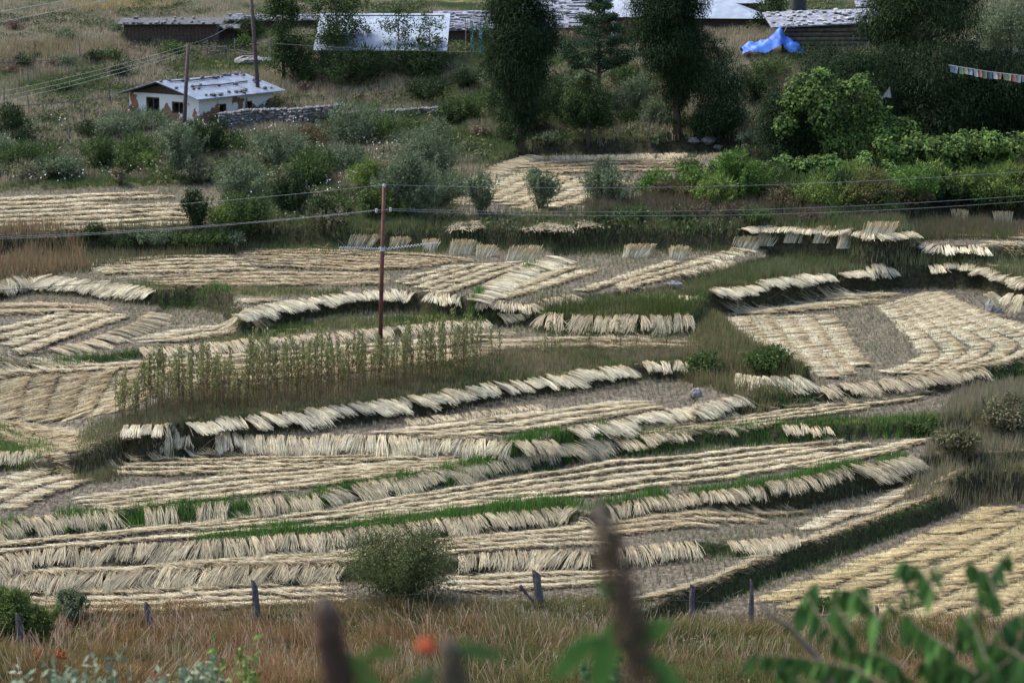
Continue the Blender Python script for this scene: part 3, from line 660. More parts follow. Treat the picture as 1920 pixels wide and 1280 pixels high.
# ------------------------------------------------------------------ stubble, bank grass, meadow, undergrowth
def sample(mask, dens, ymin=58, ymax=215):
    """random points on the ground where mask is true, dens per square metre (array or number), in the camera's wider view"""
    m = mask[:-1, :-1] & (GY[:-1, :-1] > ymin) & (GY[:-1, :-1] < ymax) & (np.abs(GA[:-1, :-1]) < 0.245)
    i, j = np.nonzero(m)
    area = (ys[i + 1] - ys[i]) * (AMAX * 2 / (NC - 1)) * xw(ys[i])
    d = dens[i, j] if isinstance(dens, np.ndarray) else dens
    n = rs.poisson(area * d)
    i, j = np.repeat(i, n), np.repeat(j, n)
    a, b = rs.uniform(0, 1, len(i)), rs.uniform(0, 1, len(i))
    y = ys[i] + a * (ys[i + 1] - ys[i]); g = aa[j] + b * (AMAX * 2 / (NC - 1))
    x = g * xw(y)
    return x, y, ground(x, y)
def tufts(x, y, z, blades, h, spread, w, cols, tipcols=None, lean=0.35, var=0.25, hvar=0.35):
    N = len(x)
    P = np.column_stack([x, y, z]); P = np.repeat(P, blades, 0); h = np.repeat(np.broadcast_to(h, N), blades)
    cols = np.repeat(cols, blades, 0); M = len(P)
    P[:, :2] += rs.normal(0, 1, (M, 2)) * np.repeat(np.broadcast_to(spread, N), blades)[:, None]
    d = hdir(M) * np.abs(rs.normal(0, lean, M))[:, None]; d[:, 2] = 1
    hh = h * rs.uniform(1 - hvar, 1 + hvar, M)
    T = P + unit(d) * hh[:, None]
    c = cols * rs.uniform(1 - var, 1 + var, (M, 1))
    tc = c if tipcols is None else np.repeat(tipcols, blades, 0) * rs.uniform(0.8, 1.2, (M, 1))
    side = hdir(M); side[:, 1] *= 0.4
    return spikes(P, T, np.repeat(np.broadcast_to(w, N), blades), unit(side), c, tc)

terr = level >= 0
flat = slope < 0.35
# stubble in planted rows
x, y, z = sample((fieldm > 0.5) & flat, 20)
x = np.round(x / 0.23) * 0.23 + rs.normal(0, 0.025, len(x)); y = y + rs.normal(0, 0.02, len(y)); z = ground(x, y)
g = np.clip(fbm(x, y, 0.12, 91) * 2.4 - 0.9, 0, 1)
for px, py, zz, rr in [(1640, 630, 1.5, 4.5), (1600, 690, 1.5, 3), (1230, 505, 2.95, 6), (700, 598, 2.3, 9), (1450, 965, -0.75, 6), (1400, 985, -0.75, 6), (320, 590, 2.3, 4)]:
    X, Y = at(px, py, lev(zz)); g = np.maximum(g, 0.85 * np.exp(-((x - X) ** 2 + ((y - Y) * 0.6) ** 2) / rr ** 2))
c = mixc(palette([(0.30, 0.26, 0.175), (0.40, 0.345, 0.235), (0.19, 0.16, 0.115)], len(x)), palette([(0.20, 0.24, 0.09), (0.30, 0.29, 0.13), (0.36, 0.30, 0.16)], len(x)), g * rs.uniform(0.3, 1, len(x)))
V, Fs, C = tufts(x, y, z - 0.02, 3, 0.15 + 0.08 * g, 0.03, 0.032, c, lean=0.4)
stuff('stubble', V, Fs, C, STRAW, 'short greyish rice stubble standing on the bare field soil', 'stubble')

# dark grass hanging on the terrace faces
steep = (slope > 0.45) & (GY < 135) & (GY > 70)
x, y, z = sample(steep, 150)
t = fbm(x, y, 0.4, 14)
c = mixc(palette([(0.035, 0.055, 0.018), (0.05, 0.075, 0.022), (0.06, 0.05, 0.025)], len(x)), palette([(0.10, 0.085, 0.04), (0.07, 0.11, 0.03)], len(x)), np.clip(t * 2.2 - 0.9, 0, 1))
V, Fs, C = tufts(x, y, z - 0.02, 1, 0.17, 0.02, 0.028, c, lean=0.9, hvar=0.5)
stuff('bank_grass', V, Fs, C, GRASS, 'dark green and brown grass hanging on the earth banks between fields', 'grass')

# greener grass and weeds on flat grassy strips and bank tops
dist_edge = blur((slope > 0.45).astype(np.float32), 4)
strip = (fieldm < 0.5) & terr & (GY < 130) & (GY > 70)
x, y, z = sample(strip, 55)
t = fbm(x, y, 0.35, 15); t2 = fbm(x, y, 1.1, 16)
c = mixc(palette([(0.06, 0.10, 0.025), (0.09, 0.14, 0.035), (0.05, 0.075, 0.025)], len(x)), palette([(0.27, 0.22, 0.13), (0.20, 0.16, 0.09), (0.20, 0.21, 0.09)], len(x)), np.clip(t * 2.6 - 0.95, 0, 1))
V, Fs, C = tufts(x, y, z, 2, 0.16 + 0.26 * t2 * t2 * 1.6, 0.05, 0.03, c, lean=0.4)
stuff('strip_grass', V, Fs, C, GRASS, 'green and tawny grass on the flat strips between the rice fields', 'grass')

def grassband(z, line, label, h=0.28, wid=0.25, dens=120, cols=((0.07, 0.17, 0.03), (0.10, 0.22, 0.04), (0.05, 0.11, 0.025)), gaps=0.0, seed=0, bl=0.026, off=0.0):
    z = lev(z); P = smoothline(resample(line, 80), 2); W = np.column_stack(at(P[:, 0], P[:, 1], z))
    seg = np.hypot(*np.diff(W, axis=0).T); cum = np.concatenate([[0], np.cumsum(seg)]); tot = cum[-1]
    N = int(tot * dens); t = rs.uniform(0, tot, N)
    if gaps: t = t[vn(t, t * 0, 0.9, 70 + seed) > gaps]; N = len(t)
    x = np.interp(t, cum, W[:, 0]) + rs.normal(0, wid * 0.4, N); y = np.interp(t, cum, W[:, 1]) + rs.normal(0, wid, N) + off
    v = vn(t, t * 0, 1.6, 33 + seed)
    V, Fs, C = tufts(x, y, ground(x, y) - 0.02, 1, h * (0.45 + 0.95 * v), 0.02, bl, palette(list(cols), N), lean=0.35)
    stuff('edge_grass', V, Fs, C, GRASS, label, 'grass')
grassband(-0.20, [(370, 1012), (440, 1006), (600, 992), (700, 984), (850, 968), (1000, 953), (1090, 945)], 'bright green grass band along the second bank', h=0.40, wid=0.34, dens=320)
grassband(-0.20, [(1100, 955), (1200, 932), (1350, 918), (1480, 898), (1600, 874), (1700, 855)], 'green grass along the curly straw bank at right', h=0.33, gaps=0.3, seed=1, dens=240)
grassband(0.40, [(0, 985), (60, 975), (150, 965), (300, 955), (450, 945), (600, 930), (640, 915), (750, 900), (850, 880), (950, 860), (1050, 843), (1140, 826)], 'bright green tufts among the straw of the third bank', h=0.42, wid=0.22, gaps=0.42, seed=2, dens=300)
grassband(0.40, [(640, 912), (750, 897), (850, 877), (950, 857), (1050, 841)], 'fresh grass tufts on the rising bank edge', h=0.34, wid=0.2, gaps=0.3, seed=3, dens=130)
grassband(0.70, [(1150, 824), (1300, 810), (1440, 800), (1560, 795), (1700, 790), (1780, 783)], 'green grass on the thin bank at right', h=0.30, wid=0.4, gaps=0.15, seed=4, dens=260)
grassband(1.5, [(1390, 745), (1480, 735), (1530, 730)], 'green grass at the corner of the large curved field', h=0.3, dens=170)
grassband(1.5, [(1855, 690), (1900, 683), (1990, 670)], 'dark green grass clump at the right edge bank', h=0.3, dens=200)
grassband(2.3, [(0, 682), (130, 672), (255, 657)], 'green grass band at the far left bank', h=0.28, dens=200)
grassband(3.25, [(880, 562), (930, 532), (980, 506), (1040, 484), (1060, 478)], 'green tufts on the slanting straw edge', h=0.35, gaps=0.5, seed=6, dens=180)
grassband(3.25, [(300, 545), (370, 541), (430, 546)], 'green grass at the left end of the middle bank', h=0.3, dens=200)
grassband(-0.75, [(1290, 1021), (1400, 1012), (1500, 1004)], 'dark green grass on the bank end beside the sparse straw', h=0.25, dens=160)
grassband(-1.25, [(1310, 1100), (1420, 1058), (1500, 1028), (1579, 1002), (1660, 968), (1737, 940), (1814, 900)], 'dark green grass hanging on the long diagonal bank', h=0.22, dens=160, off=-0.35, cols=((0.05, 0.09, 0.025), (0.07, 0.12, 0.03)))
grassband(4.2, [(470, 428), (640, 432), (840, 428), (1000, 426), (1180, 420), (1380, 418)], 'tall green grass above the far bank', h=0.42, wid=1.2, dens=420, gaps=0.1, seed=8, bl=0.035, cols=((0.06, 0.11, 0.03), (0.10, 0.14, 0.045), (0.17, 0.15, 0.08)))
grassband(4.2, [(1380, 418), (1500, 414), (1690, 420)], 'green grass above the far right bank', h=0.4, wid=1.2, dens=300, gaps=0.2, seed=9, bl=0.035, cols=((0.06, 0.09, 0.03), (0.09, 0.12, 0.045), (0.15, 0.12, 0.08)))
grassband(2.75, [(1015, 585), (1100, 585), (1200, 586), (1300, 580)], 'thick green grass on top of the knoll', h=0.5, wid=1.3, dens=500, cols=((0.07, 0.09, 0.025), (0.10, 0.12, 0.035), (0.05, 0.07, 0.02)), seed=10)
grassband(1.1, [(940, 832), (1000, 828), (1040, 824)], 'dark green grass where the straw comb ends', h=0.25, dens=200)
grassband(-1.25, [(-40, 1100), (300, 1098), (640, 1088)], 'thin green weeds at the foot of the lowest bank', h=0.12, gaps=0.55, dens=60, seed=11)

# the hill behind the fields: mixed grass, tawny and green
hill = (fieldm < 0.5) & (GY > 117)
dn = np.where(GY < 150, 36, 30).astype(float)
x, y, z = sample(hill, dn, 117, 215)
px, py = project(x, y, z)
t = fbm(x, y, 0.10, 17); t2 = fbm(x, y, 0.5, 18)
tawny = palette([(0.30, 0.245, 0.17), (0.40, 0.33, 0.23), (0.22, 0.165, 0.12), (0.30, 0.29, 0.19)], len(x))
green = palette([(0.065, 0.10, 0.034), (0.09, 0.13, 0.045), (0.10, 0.125, 0.05)], len(x))
k = np.clip((t * 0.6 + t2 * 0.4) * 5.0 - 1.85 + np.where(px < 700, 0.12, -0.05) , 0, 1)
k = np.where((py > 360) & (px > 380), k * 0.3, k)
c = mixc(green, tawny, k)
V, Fs, C = tufts(x, y, z - 0.03, 3, 0.22 + 0.5 * t2 * t2 + 0.1 * k, 0.12, 0.055, c, tipcols=c * 1.15, lean=0.3)
stuff('hill_grass', V, Fs, C, GRASS, 'mixed green and tawny rough grass covering the slope behind the fields', 'grass')

# low leafy weeds in patches over the hill
x, y, z = sample(hill & (fbm(GX, GY, 0.16, 19) > 0.50), 8, 120, 215)
px, py = project(x, y, z)
t2 = fbm(x, y, 0.7, 22)
N = len(x); kk = 9
P = np.repeat(np.column_stack([x, y, z]), kk, 0)
r = unit(rs.normal(size=(N * kk, 3))); r[:, 2] = np.abs(r[:, 2])
hgt = np.repeat(0.25 + 0.7 * t2 * t2 * 1.6, kk)
P += r * np.column_stack([hgt * 0.7, hgt * 0.7, hgt]) * rs.uniform(0.5, 1, (N * kk, 1))
c = palette([(0.045, 0.075, 0.022), (0.07, 0.11, 0.035), (0.12, 0.14, 0.06), (0.14, 0.12, 0.08), (0.05, 0.06, 0.03)], N * kk) * np.repeat(0.7 + 0.7 * fbm(x, y, 0.2, 24), kk)[:, None]
V, Fs, C = leaves(P, unit(r + rs.normal(0, 0.5, r.shape)), rs.uniform(0.13, 0.26, N * kk), c)
stuff('undergrowth', V, Fs, C, LEAF, 'low dark leafy weeds in patches over the slope', 'undergrowth')

# tiny pale flowers
x, y, z = sample(hill & (fbm(GX, GY, 0.25, 26) > 0.52), 1.4, 120, 175)
px, py = project(x, y, z)
q = (px < 760) & (py > 220); x, y, z = x[q], y[q], z[q]
N = len(x); P = np.column_stack([x, y, z + rs.uniform(0.3, 0.8, N)])
V, Fs, C = leaves(P, unit(np.column_stack([rs.normal(0, .4, N), -np.ones(N), np.ones(N)])), rs.uniform(0.07, 0.12, N), palette([(0.62, 0.62, 0.58)], N), aspect=0.9)
stuff('wild_flowers', V, Fs, C, LEAF, 'tiny white wild flowers scattered in the weeds at left', 'flowers')

# reddish dry reeds behind the far left field, and around other strips
def patch(zlev, poly, dens, h, cols, tips, label, w=0.03, blades=3, lean=0.3, cat='grass', name='dry_grass', spread=0.1):
    p = np.asarray(poly, float)
    X, Y = at(p[:, 0], p[:, 1], lev(zlev))
    m = inpoly(GX, GY, (X, Y))
    x, y, z = sample(m, dens, 55, 220)
    t = fbm(x, y, 0.6, 28)
    V, Fs, C = tufts(x, y, z - 0.03, blades, h * (0.55 + 0.9 * t), spread, w, palette(cols, len(x)), tipcols=palette(tips, len(x)), lean=lean)
    return stuff(name, V, Fs, C, GRASS, label, cat)
patch(3.9, [(-60, 500), (-60, 455), (60, 448), (150, 455), (165, 485), (60, 495)], 26, 0.85, [(0.20, 0.15, 0.08), (0.10, 0.11, 0.05), (0.15, 0.10, 0.06)], [(0.34, 0.24, 0.13), (0.28, 0.14, 0.09), (0.25, 0.22, 0.11)], 'reddish brown reeds at the left edge behind the straw field', w=0.035)
patch(1.9, [(215, 812), (225, 795), (330, 735), (640, 714), (900, 668), (1060, 645), (1290, 640), (1310, 672), (1180, 682), (950, 714), (800, 740), (650, 760), (350, 788)], 45, 0.26, [(0.17, 0.14, 0.09), (0.19, 0.12, 0.09), (0.11, 0.13, 0.055)], [(0.30, 0.24, 0.17), (0.24, 0.14, 0.11), (0.22, 0.22, 0.12)], 'reddish brown undergrowth below the tall weeds')
patch(1.9, [(1270, 680), (1320, 600), (1350, 580), (1400, 640), (1500, 690), (1500, 715), (1400, 730), (1300, 700)], 45, 0.55, [(0.08, 0.12, 0.035), (0.18, 0.13, 0.08)], [(0.14, 0.18, 0.06), (0.30, 0.20, 0.12)], 'tall green and rusty weeds between the fields', name='weeds', cat='weeds')
patch(2.7, [(1290, 560), (1340, 545), (1560, 508), (1650, 492), (1760, 480), (1900, 480), (1900, 460), (1800, 440), (1690, 455), (1560, 480), (1420, 500), (1300, 530)], 40, 0.55, [(0.06, 0.09, 0.03), (0.10, 0.12, 0.04)], [(0.10, 0.14, 0.05), (0.18, 0.16, 0.08)], 'tall green grass on the bank above the dark curved wall of earth', name='tall_grass')
patch(-0.75, [(1690, 920), (1760, 915), (1850, 895), (2200, 890), (2200, 750), (1860, 770), (1790, 790), (1750, 850)], 50, 0.55, [(0.14, 0.15, 0.07), (0.22, 0.18, 0.11)], [(0.34, 0.28, 0.2), (0.20, 0.22, 0.10), (0.3, 0.24, 0.18)], 'brownish green weeds on the right bank', name='weeds', cat='weeds', w=0.03)

# foreground meadow
fg = GY < 74.8
x, y, z = sample(fg, 75, 58.5, 74.8)
def meadow(x, y, z, blades, h, w, pal, tip, lean, bend):
    P = np.repeat(np.column_stack([x, y, z - 0.03]), blades, 0); M = len(P)
    P[:, :2] += rs.normal(0, 0.09, (M, 2))
    hh = np.repeat(h, blades) * rs.uniform(0.5, 1.25, M)
    dirx = np.repeat((fbm(x, y, 0.25, 44) - 0.45) * bend, blades) + rs.normal(0, lean, M)
    diry = rs.normal(0, lean, M)
    d = unit(np.column_stack([dirx, diry, np.ones(M)])) * hh[:, None]
    P1 = P + d * 0.5; P2 = P + d + np.column_stack([dirx * hh * 0.5, diry * hh * 0.4, -0.12 * hh * np.abs(dirx)])
    c = np.repeat(pal, blades, 0) * rs.uniform(0.65, 1.3, (M, 1)); tc = np.repeat(tip, blades, 0) * rs.uniform(0.7, 1.35, (M, 1))
    side = hdir(M) * [1, 0.3, 0]
    return ribbons(P, P1, P2, w, w, w * 0.5, unit(side), c * 0.8, c, tc)
t = fbm(x, y, 0.22, 29); t2 = fbm(x, y, 0.9, 31); t3 = fbm(x, y, 2.5, 34)
edge = np.clip((75 - y) / 3.2, 0.2, 1)
green = palette([(0.08, 0.11, 0.03), (0.13, 0.14, 0.04), (0.06, 0.075, 0.025)], len(x))
tawny = palette([(0.17, 0.095, 0.04), (0.22, 0.12, 0.05), (0.13, 0.08, 0.035), (0.25, 0.18, 0.08)], len(x))
kk = np.clip(t * 2.8 + t3 * 2.1 - 2.1, 0.0, 1)
c = mixc(green, tawny, kk)
tip = mixc(palette([(0.16, 0.17, 0.06), (0.22, 0.2, 0.08)], len(x)), palette([(0.36, 0.20, 0.095), (0.25, 0.12, 0.06), (0.38, 0.29, 0.14)], len(x)), np.clip(kk + 0.2, 0, 1))
V, Fs, C = meadow(x, y, z, 3, (0.22 + 0.62 * t2 * t2 * 1.5 + 0.15 * t3) * edge, 0.013, c, tip, 0.2, 1.0)
stuff('meadow_grass', V, Fs, C, GRASS, 'tall dry orange brown grass filling the foreground slope', 'grass')
x, y, z = sample(fg & (fbm(GX, GY, 0.5, 35) > 0.42), 5, 60, 72)
N = len(x)
V, Fs, C = meadow(x, y, z, 3, rs.uniform(0.8, 1.15, N), 0.016, palette([(0.30, 0.19, 0.10)], N), palette([(0.58, 0.38, 0.28), (0.5, 0.42, 0.3)], N), 0.16, 0.9)
stuff('seed_heads', V, Fs, C, GRASS, 'tall pinkish seed heads rising over the foreground grass', 'grass')
x, y, z = sample(fg & (fbm(GX, GY, 0.45, 37) > 0.5), 8, 58.5, 72.5)
N = len(x); kk = 10
P = np.repeat(np.column_stack([x, y, z + 0.05]), kk, 0); r = unit(rs.normal(size=(N * kk, 3))); r[:, 2] = np.abs(r[:, 2]); hg = np.repeat(0.2 + 0.5 * fbm(x, y, 1.0, 39), kk)[:, None]
P += r * hg * rs.uniform(0.3, 1, (N * kk, 1))
V, Fs, C = leaves(P, unit(r + rs.normal(0, 0.6, r.shape)), rs.uniform(0.06, 0.13, N * kk), palette([(0.07, 0.12, 0.035), (0.11, 0.16, 0.05), (0.16, 0.16, 0.10)], N * kk))
stuff('meadow_weeds', V, Fs, C, LEAF, 'small green leafy weeds mixed into the foreground grass', 'weeds')

patch(1.5, [(-60, 775), (10, 780), (60, 800), (100, 832), (100, 846), (-60, 846)], 70, 0.3, [(0.07, 0.13, 0.03), (0.10, 0.17, 0.04)], [(0.12, 0.2, 0.05)], 'fresh green grass slope at the left edge', name='green_grass')
patch(4.1, [(60, 478), (150, 442), (350, 436), (470, 430), (480, 438), (380, 450), (200, 468)], 40, 0.5, [(0.07, 0.09, 0.035), (0.12, 0.11, 0.06)], [(0.14, 0.14, 0.07), (0.22, 0.18, 0.11)], 'rank grey green weeds between the far left field and the upper field', name='weeds', cat='weeds', spread=0.2)
patch(4.2, [(1100, 418), (1100, 392), (1400, 388), (1700, 398), (1990, 400), (1990, 418), (1700, 425), (1380, 420)], 30, 0.7, [(0.09, 0.08, 0.045), (0.13, 0.10, 0.07), (0.07, 0.08, 0.035)], [(0.18, 0.13, 0.10), (0.15, 0.13, 0.08)], 'brownish rank weeds below the lower hedge', name='weeds', cat='weeds', spread=0.2)
patch(1.9, [(150, 835), (165, 815), (215, 800), (232, 815), (225, 840)], 50, 0.4, [(0.08, 0.09, 0.035), (0.12, 0.10, 0.06)], [(0.16, 0.14, 0.08)], 'grass and weeds on the corner left of the isolated straw bundle', name='weeds', cat='weeds')
def hillpatch(pts, dens, h, cols, tips, name, label, w=0.06):
    q = [hit(a, b) for a, b in pts]
    m = inpoly(GX, GY, ([p[0] for p in q], [p[1] for p in q]))
    x, y, z = sample(m, dens, 100, 400)
    V, Fs, C = tufts(x, y, z - 0.03, 2, h, 0.1, w, palette(cols, len(x)), tipcols=palette(tips, len(x)), lean=0.2)
    stuff(name, V, Fs, C, GRASS, label, 'crop')
hillpatch([(112, 22), (130, 8), (230, 6), (330, 8), (330, 20), (220, 24)], 20, 0.5, [(0.36, 0.26, 0.10), (0.30, 0.22, 0.09)], [(0.45, 0.34, 0.14)], 'ripe_crop', 'strip of ripe yellow crop at the top left')
hillpatch([(-60, 20), (-60, 2), (60, 1), (118, 4), (112, 20), (30, 26)], 20, 0.3, [(0.07, 0.13, 0.03)], [(0.10, 0.17, 0.04)], 'green_grass', 'green field in the top left corner')
hillpatch([(0, 92), (160, 84), (230, 92), (240, 112), (120, 120), (0, 122)], 8, 1.1, [(0.18, 0.14, 0.08), (0.12, 0.11, 0.05)], [(0.33, 0.26, 0.15)], 'dry_maize', 'dry maize stalks at the upper left')

patch(1.3, [(130, 875), (150, 815), (225, 796), (345, 800), (345, 822), (225, 826), (200, 870)], 80, 0.35, [(0.13, 0.13, 0.06), (0.16, 0.12, 0.08), (0.09, 0.13, 0.04)], [(0.24, 0.2, 0.13), (0.18, 0.2, 0.09)], 'mixed weeds on the sloping corner below the tall weeds', name='weeds', cat='weeds')
# ------------------------------------------------------------------ shrubs and trees
def lobes_of(W, Hh, n, flat=1.0, base=0.15, seed=0):
    q = np.random.RandomState(seed)
    c = unit(q.normal(size=(n, 3))) * (q.uniform(0.15, 1, n) ** 0.5)[:, None]
    c = c * [W * 0.34, W * 0.34 * flat, Hh * 0.34] + [0, 0, Hh * (0.5 + base * 0.5)]
    rr = W * q.uniform(0.16, 0.30, n)
    return c, rr
def foliage(c, rr, N, lsize, cols, rz=1.0, shell=0.55, up=0.35, aspect=0.55, feather=0.0):
    k = rs.choice(len(c), N, p=(rr ** 2) / (rr ** 2).sum())
    d = unit(rs.normal(size=(N, 3)))
    rad = rr[k] * (shell + (1 - shell) * rs.uniform(0, 1, N) ** 0.7) * (1 + feather * np.abs(rs.normal(0, 0.35, N)))
    P = c[k] + d * rad[:, None] * [1, 1, rz]
    P[:, 2] = np.maximum(P[:, 2], 0.05)
    nr = unit(d + rs.normal(0, 0.55, (N, 3)) + [0, 0, up])
    tone = rs.uniform(0.75, 1.25, len(c))[k]
    col = palette(cols, N, 0.3) * tone[:, None]
    return leaves(P, nr, lsize * rs.uniform(0.6, 1.3, N), col, aspect)
def sprays(c, rr, N, L, w, cols, rz=1.0):
    """narrow upright or arching shoots that feather the outline"""
    k = rs.choice(len(c), N); d = unit(rs.normal(size=(N, 3)) + [0, 0, 0.7])
    P = c[k] + d * (rr[k] * 0.6)[:, None] * [1, 1, rz]
    T = P + d * (L * rs.uniform(0.5, 1.3, N))[:, None]
    return spikes(P, T, w, unit(np.cross(d, rs.normal(size=(N, 3)))), palette(cols, N), palette(cols, N))
def stems(root, name, tips, r0, mat=BARK, top_frac=0.85, base=(0, 0, -0.15)):
    mb = MB()
    for t in tips:
        t = np.array(t, float) * [1, 1, top_frac]
        b = np.array(base) + [t[0] * 0.08, t[1] * 0.08, 0]
        m = (b + t) / 2 + rs.normal(0, 0.06, 3) * np.linalg.norm(t)
        mb.tube([b, m * [0.8, 0.8, 1], t], [r0, r0 * 0.65, r0 * 0.2], 5)
    return mb.build(name, mat, root)
DG = [(0.026, 0.046, 0.017), (0.038, 0.064, 0.023), (0.02, 0.034, 0.014)]
MG = [(0.060, 0.098, 0.030), (0.088, 0.132, 0.040), (0.045, 0.072, 0.024)]
WG = [(0.12, 0.155, 0.085), (0.16, 0.195, 0.115), (0.085, 0.115, 0.062)]   # grey willow green
BG = [(0.085, 0.16, 0.035), (0.12, 0.21, 0.045), (0.06, 0.11, 0.028)]
YG = [(0.13, 0.20, 0.04), (0.17, 0.21, 0.06), (0.09, 0.13, 0.035)]
def shoots(W, Hh, N, lsize, cols, ns):
    """leaves strung along upright fanning shoots"""
    an = rs.uniform(0, 6.283, ns); sp = rs.uniform(0.05, 1, ns) ** 0.7; hh = Hh * rs.uniform(0.55, 1.08, ns) * (1.05 - 0.35 * sp)
    k = rs.randint(0, ns, N); f = rs.uniform(0.12, 1, N) ** 0.8
    rad = W * 0.5 * sp[k] * (0.35 * f + 0.65 * f ** 0.6)
    P = np.column_stack([np.cos(an[k]) * rad, np.sin(an[k]) * rad, hh[k] * f]) + rs.normal(0, 0.055 * W * 0.5, (N, 3)) * (1.2 - 0.6 * f)[:, None]
    P[:, 2] = np.maximum(P[:, 2], 0.04)
    tone = rs.uniform(0.7, 1.3, ns)[k]
    nr = unit(np.column_stack([np.cos(an[k]) * 0.6, np.sin(an[k]) * 0.6, np.full(N, 0.5)]) + rs.normal(0, 0.6, (N, 3)))
    return leaves(P, nr, lsize * rs.uniform(0.6, 1.2, N), palette(cols, N, 0.3) * tone[:, None], 0.45)
def shrub(px, py, wpx, hpx, cols, label, name='shrub', n=12, dens=1.0, leaf=0.13, seed=None, feather=0.3, group=None, trunk=False, cat='shrub'):
    p = hit(px, py); s = F / p.y
    W, Hh = 1.22 * wpx / s, 1.06 * hpx / s
    c, rr = lobes_of(W, Hh, n, base=0.12 if not trunk else 0.35, seed=int(px * 7 + py)); rr *= 0.85
    k = rs.uniform(0.55, 1.1)
    N = int((wpx * hpx) * 0.75 * dens * (0.13 / leaf) ** 1.3) + 150
    root = empty(name, p); tag(root, label, cat, group)
    parts = [foliage(c, rr, int(N * 0.45), leaf, cols, rz=min(1.4, Hh / W * 1.1), feather=0.6, shell=0.2), shoots(W * 1.08, Hh * 1.05, int(N * 0.75), leaf, cols, 26), sprays(c, rr, N // 6, W * 0.10, 0.05, cols)]
    V, Fs, C = merge(parts)
    link('foliage', mkmesh('foliage', V, Fs, C), LEAF, root)
    stems(root, 'stems', c[:7], 0.05 if not trunk else 0.08)
    return root
